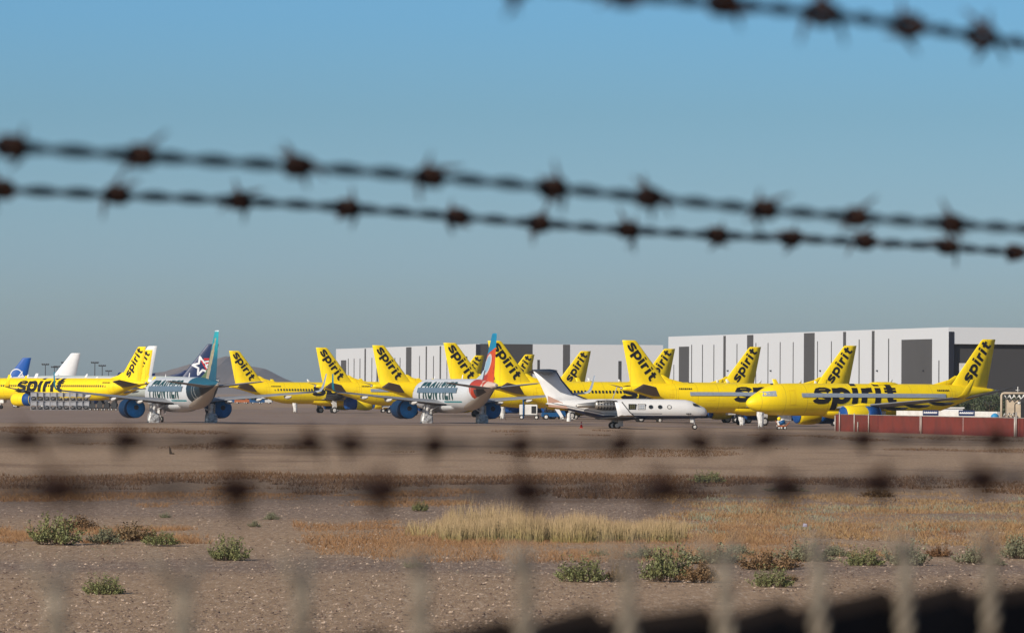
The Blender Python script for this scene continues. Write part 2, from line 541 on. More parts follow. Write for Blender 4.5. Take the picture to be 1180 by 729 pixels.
def airliner(L):
    """an unplaced narrow-body jet: nose at x = 0, tail towards +x, port side at -y, wheels on z = 0"""
    s = L.get('stretch', 0.0)
    wing_s = s * .62
    rows = fus_sections(s)
    root = empty('passenger_jet', (0, 0, 0))
    N = 28
    mb = MB()
    rings = []
    for x, zt, zb, hw in rows:
        zc, hh = (zt + zb) / 2, (zt - zb) / 2
        rings.append([(x, hw * math.cos(2 * math.pi * j / N), zc + hh * math.sin(2 * math.pi * j / N)) for j in range(N)])
    mb.loft(rings)
    # belly fairing over the wing roots
    fr = []
    for x, k in ((10.2, .05), (11.4, .75), (13, 1), (18.6, 1), (20.6, .7), (22.2, .05)):
        fr.append([(x + wing_s, 2.12 * k * math.cos(R(180 + 180 * j / 12)) if k > .1 else .3 * math.cos(R(180 + 180 * j / 12)), 2.35 - (.98 * k) * math.sin(R(180 * j / 12))) for j in range(13)])
    mb.loft(fr, False, False)
    mb.build('fuselage', L['body'], root)
    # ---- fin with its fillet
    F = FIN
    st = []
    for t in (-.08, .0, .25, .5, .75, .97, 1.0):
        z = F['zr'] + (F['zt'] - F['zr']) * t
        le = F['le0'] + (F['le1'] - F['le0']) * t + s + (.12 if t == 1 else 0)
        te = F['te0'] + (F['te1'] - F['te0']) * t + s
        st.append(((le, 0, z), (te, 0, z), .27 - .17 * t, (0, 1, 0)))
    mb = MB()
    mb.loft(surface_rings(st), smooth=True)
    fl = [((26.6 + s, 0, 5.6), (31.2 + s, 0, 5.6), .14, (0, 1, 0)), ((28.4 + s, 0, 5.98), (31.3 + s, 0, 5.98), .12, (0, 1, 0)), ((30.4 + s, 0, 6.5), (31.6 + s, 0, 6.5), .07, (0, 1, 0)), ((31.3 + s, 0, 7.0), (31.8 + s, 0, 7.0), .03, (0, 1, 0))]
    mb.loft(surface_rings(fl), smooth=True)
    fin = mb.build('vertical_stabilizer', L['fin'], root)
    if L.get('word'):
        d = Vector((.573, .820))
        upv = Vector((-.820, .573))
        xh = 1.10
        ln = 6.15
        sx = ln / (word_len('spirit') * xh)
        for side in (-1, 1):
            tb = MB()
            if side < 0:
                o2 = Vector((33.35 + s, 5.95))
                dd = d
            else:
                o2 = Vector((33.35 + s, 5.95)) + d * ln
                dd = -d

            def fn(a, b, l, o2=o2, dd=dd, side=side):
                q = o2 + dd * (a * xh * sx) + upv * (b * xh)
                return Vector((q.x, side * (fin_half(q.x, q.y, s) + .035 + l), q.y))
            lettering('spirit', fn, tb, .285, 0)
            tb.build('fin_lettering', M['black'], fin)
    if L.get('emblem') == 'star':
        star_emblem(fin, s)
    if L.get('emblem') == 'ring':
        ring_emblem(fin, s)
    # ---- tailplane, its leading edge trimmed down
    for side in (-1, 1):
        a = R(L.get('trim', 13))
        sts = []
        for t in (0, .06, .5, .96, 1.0):
            y = .35 + 5.87 * t
            le = Vector((31.7 + 3.3 * t, y * side, 4.72 + .62 * t))
            te = Vector((36.0 + 1.0 * t, y * side, 4.72 + .62 * t))
            pv = Vector((35.4, 0, 4.72 + .62 * t))
            q = []
            for p in (le, te):
                dx, dz = p.x - pv.x, p.z - pv.z
                q.append((pv.x + dx * math.cos(a) - dz * math.sin(a) * 0 + s, p.y, pv.z + dx * math.sin(a) + dz))
            sts.append((q[0], q[1], (.20 - .12 * t) * (.4 if t == 1 else 1), (0, 0, 1)))
        mb = MB()
        mb.loft(surface_rings(sts), smooth=True)
        mb.build('horizontal_stabilizer', L['stab'], root)
    # ---- wings
    for side in (-1, 1):
        sts = []
        for y, le, ch, h in ((1.3, 12.0, 7.4, .46), (1.95, 12.4, 6.9, .44), (4.2, 13.65, 5.2, .32), (6.4, 14.9, 3.95, .24), (10, 16.7, 3.1, .17), (14, 18.7, 2.2, .12), (16.9, 20.15, 1.6, .08)):
            z = 2.62 + (y - 1.3) * .092
            sts.append(((le + wing_s, y * side, z + .14), (le + ch + wing_s, y * side, z - .05), h, (0, 0, 1)))
        mb = MB()
        mb.loft(surface_rings(sts), smooth=True)
        w = mb.build('wing', L['wing'], root)
        zt = 2.62 + 15.6 * .092
        wl = [((20.15 + wing_s, 16.9 * side, zt + .14), (21.75 + wing_s, 16.9 * side, zt - .02), .08, (0, 0, 1)),
              ((20.65 + wing_s, 17.35 * side, zt + .22), (22.0 + wing_s, 17.35 * side, zt + .12), .07, (0, -.35 * side, .9)),
              ((21.05 + wing_s, 17.62 * side, zt + .55), (22.2 + wing_s, 17.62 * side, zt + .5), .06, (0, -.8 * side, .5)),
              ((21.5 + wing_s, 17.75 * side, zt + 1.2), (22.45 + wing_s, 17.75 * side, zt + 1.2), .05, (0, 1, 0)),
              ((22.25 + wing_s, 17.9 * side, zt + 2.4), (22.85 + wing_s, 17.9 * side, zt + 2.4), .03, (0, 1, 0))]
        mb = MB()
        mb.loft(surface_rings(wl), smooth=True)
        mb.build('winglet', L['winglet'] if side < 0 else L.get('winglet_r', L['winglet']), w)
        for y, x0 in ((5.9, 16.6), (9.6, 17.6), (13.2, 18.9)):
            fb = MB()
            z = 2.62 + (y - 1.3) * .092 - .28
            fb.tube([(x0 + wing_s, y * side, z + .1), (x0 + .9 + wing_s, y * side, z - .05), (x0 + 2.2 + wing_s, y * side, z - .1), (x0 + 3.4 + wing_s, y * side, z - .02), (x0 + 3.9 + wing_s, y * side, z + .08)], [.05, .2, .24, .16, .03], 8)
            fb.build('flap_fairing', M['darkgrey'] if L.get('word') else M['offwhite'], w)  # dark grey puts the shade below the wing into the fairing colour
    # ---- engines
    for side in (-1, 1):
        ex, ey, ez = 10.9 + wing_s, 5.75 * side, 1.86
        prof = [(0.0, 1.02), (.05, 1.14), (.35, 1.26), (1.2, 1.32), (2.3, 1.27), (3.2, 1.10), (3.5, 1.0)]
        mb = MB()
        mb.loft([[(ex + dx, ey + r * math.cos(2 * math.pi * j / 22), ez + r * .985 * math.sin(2 * math.pi * j / 22)) for j in range(22)] for dx, r in prof], caps=False)
        mb.tube([(ex + 3.2, ey, ez), (ex + 3.9, ey, ez), (ex + 4.6, ey, ez)], [.78, .66, .5], 16, 1)
        mb.tube([(ex + 4.4, ey, ez), (ex + 5.2, ey, ez)], [.36, .06], 12, 1)
        en = mb.build('engine', [L['engine'], M['metal']], root)
        pb = MB()
        pb.loft(surface_rings([((ex + 1.0, ey, ez + 1.2), (ex + 5.2, ey, ez + .75), .2, (0, 1, 0)), ((ex + 2.6, ey, ez + 1.55), (ex + 6.0, ey, ez + 1.3), .2, (0, 1, 0))]))
        pb.build('pylon', L['engine'], en)
        cb = MB()
        disc(cb, (ex - .02, ey, ez), 1.12, -1, .28)
        cb.build('intake_cover', L['cover'], en)
        if L.get('exhaust', True):
            cb = MB()
            er = L.get('exh_r', 1.12)
            cb.tube([(ex + 3.15, ey, ez), (ex + 3.6, ey, ez), (ex + 4.95, ey, ez)], [er * 1.02, er * 1.04, er], 20, 0)
            disc(cb, (ex + 4.951, ey, ez), er, 1, .42, 2)
            disc(cb, (ex + 5.25, ey, ez + .1), er * .3, 1, .2, 1)
            cb.tube([(ex + 4.97, ey + er * .97 * math.cos(R(18 * j)), ez + er * .97 * math.sin(R(18 * j))) for j in range(21)], .06, 5, 1)
            cv = cb.build('exhaust_cover', [L.get('bag', L['cover']), L.get('rim', L['cover']), L['cover']], en)
            if L.get('logo_cover'):
                sb = MB()

                def fn(a, b, l, ey=ey, ez=ez, ex=ex):
                    return Vector((ex + 5.40 + l, ey + (a - .5) * 1.7, ez + (b - .5) * 1.7))
                stroke_quads(arc(.35, .55, .55, .62, 200, 330, 12), .10, fn, sb, 0)
                stroke_quads([(.2, .2), (.5, .5), (.85, .95)], .09, fn, sb, .006)
                sb.build('swoosh', M['white'], cv)
    # ---- landing gear
    for side in (-1, 1):
        gx, gy = 17.7 + wing_s, 3.8 * side
        mb = MB()
        mb.tube([(gx, gy, .55), (gx, gy, 1.5), (gx - .1, gy, 2.5)], [.13, .17, .2], 10)
        mb.tube([(gx, gy - .5, .56), (gx, gy + .5, .56)], .09, 8)
        mb.tube([(gx, gy, 1.4), (gx + .1, gy - 1.3 * side, 2.2)], .09, 8)
        mb.box((gx - .45, gy + .42 * side - .02, 1.0), (gx + .45, gy + .42 * side + .02, 2.4))
        g = mb.build('main_landing_gear', L['gear'], root)
        if L.get('wrap_main'):
            wb = MB()
            n = 12
            rr_ = []
            for z, k in ((.0, 1.0), (.35, 1.04), (.9, .96), (1.22, .8), (1.3, .35)):
                rr_.append([(gx + .66 * k * (abs(math.cos(2 * math.pi * j / n)) ** .5) * (1 if math.cos(2 * math.pi * j / n) > 0 else -1) * (1 + .07 * math.sin(j * 2.1 + z * 5)),
                             gy + .78 * k * (abs(math.sin(2 * math.pi * j / n)) ** .5) * (1 if math.sin(2 * math.pi * j / n) > 0 else -1) * (1 + .06 * math.cos(j * 1.7 + z * 4)), z + .01) for j in range(n)])
            wb.loft(rr_, smooth=False)
            wb.build('wheel_cover', M['wrapfoil'], g)
            # crumpled sheeting up the leg
            wb = MB()
            wb.tube([(gx, gy, 1.25), (gx + .05, gy - .06, 1.6), (gx - .04, gy + .05, 2.0), (gx, gy, 2.5)], [.42, .30, .40, .34], 9, smooth=False)
            wb.build('leg_wrap', M['wrap'], g)
        else:
            for dy in (-.36, .36):
                wheel('wheel', (gx, gy + dy, .585), .585, .42, g)
    gx = 5.07
    mb = MB()
    mb.tube([(gx, 0, .38), (gx + .08, 0, 1.2), (gx + .2, 0, 2.0)], [.09, .11, .13], 8)
    mb.tube([(gx, -.3, .39), (gx, .3, .39)], .06, 8)
    mb.tube([(gx + .05, 0, 1.1), (gx + 1.0, 0, 1.9)], .06, 8)
    for sd in (-1, 1):
        mb.box((gx + .1, sd * .42 - .015, 1.15), (gx + 1.3, sd * .42 + .015, 1.85))
    g = mb.build('nose_landing_gear', L['gear'], root)
    for dy in (-.25, .25):
        wheel('wheel', (gx, dy, .39), .39, .24, g, M['wrap'] if L.get('wrap_nose') else None)
    if L.get('wrap_nose'):
        wb = MB()
        wb.tube([(gx, 0, .02), (gx, 0, .5), (gx + .05, .05, .9), (gx + .1, -.04, 1.3), (gx + .15, 0, 1.85)], [.52, .50, .62, .46, .40], 9, smooth=False)
        wb.build('leg_wrap', M['wrap'], g)
    # ---- glazing of the flight deck
    for side in (-1, 1):
        cb = MB()
        for x0, x1, z0, z1 in (((1.7, 3.5, 4.22, 4.92),) if L['cockpit'] is not M['glass'] else ((1.75, 2.32, 4.28, 4.74), (2.36, 2.95, 4.30, 4.86), (2.99, 3.5, 4.36, 4.86))):
            k = 4
            for i in range(k):
                xa, xb = x0 + (x1 - x0) * i / k, x0 + (x1 - x0) * (i + 1) / k
                p = [on_body(rows, xa, z0, side, .03), on_body(rows, xb, z0, side, .03), on_body(rows, xb, z1 - .1 * (1 - i / k), side, .03), on_body(rows, xa, z1 - .16 * (1 - i / k), side, .03)]
                cb.quad(*(p if side < 0 else p[::-1]))
        cb.build('cockpit_window', L['cockpit'], root)
        db = MB()
        for dx in (5.3, 29.6 + s * 1.0):
            for a, b, c, d in ((0, 0, .05, 1.85), (.81, 0, .86, 1.85), (.05, 0, .81, .05), (.05, 1.80, .81, 1.85)):
                k = 5
                for i in range(k):
                    za, zb = 3.15 + b + (d - b) * i / k, 3.15 + b + (d - b) * (i + 1) / k
                    p = [on_body(rows, dx + a, za, side, .015), on_body(rows, dx + c, za, side, .015), on_body(rows, dx + c, zb, side, .015), on_body(rows, dx + a, zb, side, .015)]
                    db.quad(*(p if side < 0 else p[::-1]))
        db.build('door_outline', L.get('seam', M['yellow_dull']), root)
    # ---- cabin windows, or the tape that covers them
    for side in (-1, 1):
        if L['windows'] == 'tape':
            x0, x1 = L.get('tape_x', (6.9, 29.0 + s))
            tb = MB()
            k = 40
            for i in range(k):
                xa, xb = x0 + (x1 - x0) * i / k, x0 + (x1 - x0) * (i + 1) / k
                if L.get('tape_gap') and L['tape_gap'][0] < (xa + xb) / 2 < L['tape_gap'][1]:
                    continue
                zs = [L.get('tape_z', 4.12) + L.get('tape_h', .50) * q / 3 for q in range(4)]
                for za, zb in zip(zs[:-1], zs[1:]):
                    p = [on_body(rows, xa, za, side, .075), on_body(rows, xb, za, side, .075), on_body(rows, xb, zb, side, .075), on_body(rows, xa, zb, side, .075)]
                    tb.quad(*(p if side < 0 else p[::-1]))
            tb.build('window_tape', L['tape'], root)
        elif L['windows'] == 'row' and side == L['row_side']:
            me = None
            for i in range(int((22.5 + s) / .56)):
                x = 6.9 + .56 * i
                if 14.2 + wing_s < x < 15.4 + wing_s:
                    continue
                if me is None:
                    wb = MB()
                    p = [on_body(rows, 12 + a, 4.22 + b, side, .05) - Vector((12, 0, 0)) for a, b in ((-.13, 0), (.13, 0), (.17, .2), (.12, .4), (-.12, .4), (-.17, .2))]
                    n = len(wb.v)
                    wb.v += [tuple(q) for q in p]
                    wb.face(tuple(range(n, n + 6)) if side < 0 else tuple(range(n, n + 6))[::-1])
                    o = wb.build('cabin_window', M['glass'], root)
                    me = o.data
                else:
                    o = bpy.data.objects.new('cabin_window', me)
                    COL.objects.link(o)
                    o.parent = root
                _, zt, zb, hw = fus_at(rows, x)
                o.location = (x, -side * (1.975 - hw), 0)
    # ---- titles
    if L.get('word'):
        xh, ln = 2.02, 12.6
        x0 = 8.7 if not s else 11.6
        sx = ln / (word_len('spirit') * xh)
        for side in (-1, 1):
            tb = MB()

            def fn(a, b, l, side=side):
                u = a * xh * sx
                x = x0 + u if side < 0 else x0 + ln - u
                return on_body(rows, x, 3.32 + b * xh, side, .03 + l)
            lettering('spirit', fn, tb, .30, .10)
            tb.build('title_lettering', M['black'], root)
    if L.get('word2'):
        ln, xh = 17.0, 2.25
        sx = ln / (word_len('FRONTIER') * xh)
        for side in (-1, 1):
            tb = MB()

            def fn(a, b, l, side=side):
                u = a * xh * sx
                x = 7.0 + u if side < 0 else 7.0 + ln - u
                return on_body(rows, x, 3.18 + b * xh, side, .03 + l)
            lettering('FRONTIER', fn, tb, .24, .22)
            tb.build('title_lettering', M['text_teal'], root)
    if L.get('word'):
        for side in (-1, 1):
            tb = MB()
            x = 27.6 + s
            for k in range(7):
                w_ = .16 + .08 * (k % 2)
                p = [on_body(rows, x, 4.95, side, .03), on_body(rows, x + w_, 4.95, side, .03), on_body(rows, x + w_, 5.17, side, .03), on_body(rows, x, 5.17, side, .03)]
                tb.quad(*(p if side < 0 else p[::-1]))
                x += w_ + .09
            tb.build('registration_mark', M['black'], root)
            pb = MB()
            for xx, zz, ww, hh in ((7.9, 2.5, 1.2, .9), (24.2 + s, 2.5, 1.3, 1.0), (30.2 + s, 3.9, .7, .4)):
                for a, b_, c_, d_ in ((0, 0, .04, hh), (ww - .04, 0, ww, hh), (.04, 0, ww - .04, .04), (.04, hh - .04, ww - .04, hh)):
                    p = [on_body(rows, xx + a, zz + b_, side, .014), on_body(rows, xx + c_, zz + b_, side, .014), on_body(rows, xx + c_, zz + d_, side, .014), on_body(rows, xx + a, zz + d_, side, .014)]
                    pb.quad(*(p if side < 0 else p[::-1]))
            pb.build('hatch_outline', L.get('seam', M['yellow_dull']), root)
    # ---- small fittings on the spine and the tail end
    ab = MB()
    ab.loft(surface_rings([((7.6, 0, 5.86), (8.1, 0, 5.86), .03, (0, 1, 0)), ((7.9, 0, 6.3), (8.1, 0, 6.3), .015, (0, 1, 0))]))
    ab.loft(surface_rings([((21.0 + s, 0, 5.86), (21.6 + s, 0, 5.86), .04, (0, 1, 0)), ((21.5 + s, 0, 6.45), (21.8 + s, 0, 6.45), .02, (0, 1, 0))]))
    ab.build('antenna', M['white'], root)
    ab = MB()
    ab.tube([(37.3 + s, 0, 5.06), (37.75 + s, 0, 5.08)], [.20, .15], 12)
    ab.build('exhaust_pipe', M['metal'], root)
    if L.get('radome'):
        ab = MB()
        ab.loft([[(x, .7 * k * math.cos(R(180 * j / 10)), 5.8 + .34 * k * math.sin(R(180 * j / 10))) for j in range(11)] for x, k in ((18.0, .1), (18.6, .8), (19.4, 1), (21, 1), (22.0, .8), (22.8, .1))], False, False)
        ab.build('antenna_radome', L['body'], root)
    root['stretch'] = s
    return root


def star_emblem(fin, s):
    for side in (-1, 1):
        def fn(a, b, l, side=side):
            z = 7.75 + b
            x = 34.45 + s + a
            return Vector((x, side * (fin_half(x, z, s) + .04 + l), z))
        pts = []
        for k in range(11):
            rr = 1.75 if k % 2 == 0 else .72
            an = R(90 + 36 * k + 12)
            pts.append((rr * math.cos(an), rr * math.sin(an)))
        tb = MB()
        stroke_quads(pts, .36, fn, tb, 0)
        tb.build('star_outline', M['white'], fin)
        rb = MB()
        stroke_quads([(.35, 1.25), (1.75, 1.25)], .34, fn, rb, .012)
        stroke_quads([(-.1, 1.0), (.9, -.7)], .22, fn, rb, .016)
        stroke_quads([(.55, .55), (1.6, .55)], .26, fn, rb, .02)
        rb.build('red_stripes', M['red'], fin)
        wb = MB()
        stroke_quads([(.25, 1.1), (1.2, -.6)], .16, fn, wb, .024)
        wb.build('white_stripe', M['white'], fin)


def ring_emblem(fin, s):
    for side in (-1, 1):
        def fn(a, b, l, side=side):
            x, z = 33.9 + s + a, 7.7 + b
            return Vector((x, side * (fin_half(x, z, s) + .04 + l), z))
        tb = MB()
        stroke_quads(arc(0, 0, 1.45, 1.35, -10, 200, 18), .20, fn, tb, 0)
        stroke_quads([(-.4, -1.3), (.3, -.7), (.9, .0), (1.5, .8)], .26, fn, tb, .008)
        stroke_quads([(.5, -.6), (1.2, -.3), (1.9, -.25)], .24, fn, tb, .016)
        stroke_quads([(-1.7, -.55), (-1.25, -.75)], .4, fn, tb, .012)
        tb.build('ring_and_swoosh', M['white'], fin)


def place(root, px, D, heading, scale=1.0):
    """puts the top rear corner of the fin where it stands, the jet heading away from that"""
    s = root.get('stretch', 0.0)
    th = heading
    loc = Vector((37.5 + s, 0)) * scale
    ox = P(px, 400, D).x
    x = ox - (loc.x * math.cos(th) - loc.y * math.sin(th))
    y = D - (loc.x * math.sin(th) + loc.y * math.cos(th))
    # the main wheels stand on the ground
    gx, gy = x + 17.7 * math.cos(th), y + 17.7 * math.sin(th)
    root.location = (x, y, gz(gx, gy))
    root.rotation_euler = (0, 0, th)
    root.scale = (scale,) * 3


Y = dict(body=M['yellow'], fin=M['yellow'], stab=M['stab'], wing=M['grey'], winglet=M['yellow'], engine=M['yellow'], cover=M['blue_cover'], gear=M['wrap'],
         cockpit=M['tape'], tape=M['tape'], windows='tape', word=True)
GY = 'yellow airliners parked in rows'
RIGHT, LEFT = R(180 + 22), R(22)


def jet(root, px, D, th, label, group=None, scale=1.0):
    place(root, px, D, th, scale)
    tag(root, label, 'airliner', group)
    return root


# tape variants
front = airliner(dict(Y, wrap_nose=True, exh_r=1.14, radome=True, tape_x=(7.0, 28.8), stab=M['darkgrey']))
jet(front, 1147, 735, R(28), 'yellow airliner facing left behind the red fence, blue covers on its engine', GY)
taped = airliner(dict(Y, tape_x=(8.3, 28.0)))
jet(taped, 717, 782, RIGHT, 'yellow airliner facing right whose tail rises above the nose of the white business jet', GY)
spare = [(364, 980, RIGHT, 'yellow airliner facing right, its tail just left of the far end of the middle hangar'),
         (429, 925, RIGHT, 'yellow airliner facing right whose tail rises just left of the red-finned white jet body'),
         (511, 872, RIGHT, 'yellow airliner facing right, its tail just behind the roof of the red-finned white jet'),
         (987, 852, LEFT, 'yellow airliner facing left, its tail standing above the black title of the fence-side jet'),
         (877, 910, LEFT, 'yellow airliner facing left whose tail stands above the cockpit of the fence-side jet'),
         (778, 965, LEFT, 'yellow airliner facing left, tail half hidden behind the tail above the business jet'),
         (681, 1028, LEFT, 'yellow airliner facing left, lone tail against the white hangar wall behind the business jet'),
         (616, 1130, LEFT, 'yellow airliner facing left, small distant tail against the dark hangar panel'),
         (558, 1168, LEFT, 'yellow airliner facing left, farthest small tail peeping out left of the red fin')]
for px, D, th, lab in spare:
    jet(copy_tree(taped), px, D, th, lab, GY)
# plain cabin windows seen
p8 = airliner(dict(Y, windows='row', row_side=1, cockpit=M['glass']))
jet(p8, 264, 1070, RIGHT, 'yellow airliner facing right with a plain row of windows, in front of the grey hills', GY)
p7 = airliner(dict(Y, windows='row', row_side=1, cockpit=M['glass'], stretch=6.93))
jet(p7, 562, 818, RIGHT, 'long yellow airliner facing right with open windows, right behind the red fin and business jet', GY)
l1 = airliner(dict(Y, windows='row', row_side=-1, cockpit=M['glass'], logo_cover=True, trim=9, stretch=6.93, rim=M['yellow'], exh_r=1.18))
jet(l1, 168, 1045, R(-42), 'yellow airliner at the far left behind the grey cage crates, black title on its side', GY)
l2 = copy_tree(l1)
jet(l2, 176, 1125, R(-42), 'yellow airliner whose tail edge shows behind the tail of the far left yellow jet', GY)
# the two white jets in front
FR = dict(stab=M['grey'], wing=M['grey'], winglet=M['teal'], winglet_r=M['tape'], engine=M['blue_dark'], cover=M['blue_mid'], gear=M['offwhite'], cockpit=M['tape_teal'],
          tape=M['tape_teal'], windows='tape', word2=True, wrap_main=True, tape_x=(6.4, 25.6), tape_z=4.05, tape_h=.66, trim=2, exh_r=1.24, bag=M['blue_dark'], rim=M['darkgrey'], seam=M['offwhite'])
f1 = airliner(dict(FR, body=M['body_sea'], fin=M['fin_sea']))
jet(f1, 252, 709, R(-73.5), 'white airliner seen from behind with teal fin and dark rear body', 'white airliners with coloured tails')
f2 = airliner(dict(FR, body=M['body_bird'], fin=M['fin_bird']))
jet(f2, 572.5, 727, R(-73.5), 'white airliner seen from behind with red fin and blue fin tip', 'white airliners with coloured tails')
# others far left
WH = dict(body=M['white'], stab=M['grey'], wing=M['grey'], winglet=M['white'], engine=M['white'], cover=M['blue_cover'], gear=M['offwhite'], cockpit=M['glass'],
          tape=M['tape'], windows='none', seam=M['grey'])
GW = 'other parked airliners at the far left'
jet(airliner(dict(WH, fin=M['royal'], winglet=M['royal'], emblem='ring')), 36, 1340, R(-12), 'airliner with royal blue tail carrying a white ring, far left behind the yellow jet', GW)
wj = airliner(dict(WH, fin=M['white']))
jet(wj, 93, 1262, R(-8), 'white airliner with a plain white tail above the black title of the yellow jet', GW, 1.05)
wj2 = copy_tree(wj)
jet(wj2, 181, 1170, R(-30), 'white airliner whose white tail edge shows right of the two yellow tails', GW, 1.10)
jet(airliner(dict(WH, fin=M['navy'], winglet=M['navy'], emblem='star', body=M['hull'])), 252, 1215, R(-6), 'airliner with navy tail bearing a white star, behind the teal-finned white jet', GW, 1.185)


# ------------------------------------------------------------------ business jet
def business_jet():
    D = 667
    # nose at x = 0, tail towards +x
    o = at(814.5, D)
    root = empty('business_jet', (o.x, D, gz(18, D) - .02), R(180 + 7), 'white business jet on the apron with one engine cowl removed', 'business jet')
    #        x     top   bot   hw
    rows = [(0, 2.16, 1.82, .12), (.1, 2.36, 1.62, .32), (.35, 2.60, 1.46, .52), (.8, 2.80, 1.36, .72), (1.25, 3.02, 1.30, .88), (1.8, 3.34, 1.27, 1.02), (2.6, 3.50, 1.24, 1.12), (4.5, 3.55, 1.22, 1.15),
            (8, 3.56, 1.18, 1.15), (11, 3.56, 1.15, 1.15), (13, 3.54, 1.25, 1.12), (14.6, 3.5, 1.62, 1.0), (16.2, 3.42, 2.1, .8), (17.6, 3.3, 2.55, .55), (18.8, 3.1, 2.75, .25), (19.2, 3.0, 2.85, .1)]
    N = 26
    mb = MB()
    mb.loft([[(x, hw * math.cos(2 * math.pi * j / N), (zt + zb) / 2 + (zt - zb) / 2 * math.sin(2 * math.pi * j / N)) for j in range(N)] for x, zt, zb, hw in rows])
    mt, t, b = nt('white_and_navy_paint')
    co = nd(t, 'ShaderNodeTexCoord').outputs['Object']
    sp = nd(t, 'ShaderNodeSeparateXYZ')
    t.links.new(co, sp.inputs[0])
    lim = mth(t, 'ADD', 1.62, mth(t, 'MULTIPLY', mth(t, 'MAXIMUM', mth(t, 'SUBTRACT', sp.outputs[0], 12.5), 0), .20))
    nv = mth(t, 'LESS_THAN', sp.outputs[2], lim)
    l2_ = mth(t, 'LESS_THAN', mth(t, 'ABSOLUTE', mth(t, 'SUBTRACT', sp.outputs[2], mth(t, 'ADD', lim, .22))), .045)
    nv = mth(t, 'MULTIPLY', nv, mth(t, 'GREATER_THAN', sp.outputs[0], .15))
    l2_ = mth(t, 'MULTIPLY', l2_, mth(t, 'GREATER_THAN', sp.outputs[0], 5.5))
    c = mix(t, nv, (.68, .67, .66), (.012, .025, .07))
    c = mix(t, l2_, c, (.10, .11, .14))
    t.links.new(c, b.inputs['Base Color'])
    b.inputs['Roughness'].default_value = .4
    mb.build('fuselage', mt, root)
    mb = MB()
    mb.loft(surface_rings([((14.2, 0, 3.35), (18.9, 0, 2.75), .2, (0, 1, 0)), ((16.1, 0, 4.1), (19.1, 0, 3.6), .16, (0, 1, 0)), ((17.4, 0, 5.7), (20.0, 0, 5.5), .13, (0, 1, 0)), ((18.0, 0, 6.75), (20.7, 0, 6.75), .1, (0, 1, 0))]))
    fin = mb.build('vertical_stabilizer', M['white'], root)
    mb = MB()
    mb.tube([(14.1, 0, 3.42), (16.0, 0, 4.14), (17.35, 0, 5.72), (17.95, 0, 6.75)], [.06, .10, .09, .06], 8)
    mb.build('leading_edge_strip', M['navy'], fin)
    mb = MB()
    mb.quad((19.0, -.12, 3.9), (17.3, -.58, 3.1), (16.6, -.72, 2.4), (18.9, -.2, 2.6))
    mb.quad((19.0, .12, 3.9), (18.9, .2, 2.6), (16.6, .72, 2.4), (17.3, .58, 3.1))
    mb.build('bare_panel', M['pink'], fin)
    for sd in (-1, 1):
        mb = MB()
        mb.loft(surface_rings([((17.8, .02 * sd, 6.85), (20.8, .02 * sd, 6.95), .15, (0, 0, 1)), ((19.3, 3.3 * sd, 6.3), (20.9, 3.3 * sd, 6.66), .07, (0, 0, 1))]))
        mb.build('horizontal_stabilizer', M['darkgrey'], root)
    for sd in (-1, 1):
        mb = MB()
        mb.loft(surface_rings([((8.0, .7 * sd, 1.38), (13.2, .7 * sd, 1.25), .32, (0, 0, 1)), ((9.2, 2.6 * sd, 1.3), (13.0, 2.6 * sd, 1.2), .26, (0, 0, 1)), ((10.0, 9.6 * sd, 1.55), (12.0, 9.6 * sd, 1.5), .10, (0, 0, 1))]))
        w = mb.build('wing', M['darkgrey'], root)
        mb = MB()
        mb.loft(surface_rings([((10.05, 9.6 * sd, 1.55), (12.0, 9.6 * sd, 1.5), .07, (0, .2, .9)), ((10.6, 9.85 * sd, 2.0), (12.1, 9.85 * sd, 2.0), .05, (0, 1, 0)), ((11.6, 10.0 * sd, 3.2), (12.4, 10.0 * sd, 3.2), .03, (0, 1, 0))]))
        wl_ = mb.build('winglet', M['white'], w)
        mb = MB()
        mb.tube([(10.0, 9.62 * sd, 1.55), (10.58, 9.87 * sd, 2.0), (11.58, 10.02 * sd, 3.22)], .055, 6)
        mb.build('leading_edge_strip', M['machine'], wl_)
    # stripped engines on stub pylons
    for sd in (-1, 1):
        mb = MB()
        y = 1.85 * sd
        mb.tube([(10.9, y, 2.85), (11.0, y, 2.85), (13.4, y, 2.85), (13.6, y, 2.85)], [.42, .5, .5, .4], 14)
        mb.tube([(13.5, y, 2.85), (14.6, y, 2.8), (15.6, y, 2.72), (15.9, y, 2.7)], [.36, .30, .22, .06], 12)
        for k in range(7):
            mb.tube([(11.1 + k * .36, y + .53 * math.cos(R(20 * j)), 2.85 + .53 * math.sin(R(20 * j))) for j in range(18)], .05, 5, 1)
        for k in range(6):
            a = R(50 * k + 15)
            mb.tube([(11.1, y + .56 * math.cos(a), 2.85 + .56 * math.sin(a)), (12.2, y + .6 * math.cos(a + .3), 2.85 + .6 * math.sin(a + .3)), (13.4, y + .52 * math.cos(a), 2.85 + .52 * math.sin(a))], .045, 5, k % 2)
        mb.box((11.2, min(.8 * sd, 1.5 * sd), 2.75), (13.4, max(.8 * sd, 1.5 * sd), 2.98), 2)
        mb.box((11.0, y - .5, 3.36), (13.4, y + .5, 3.42), 2)
        mb.build('engine', [M['metal'], M['machine'], M['offwhite']], root)
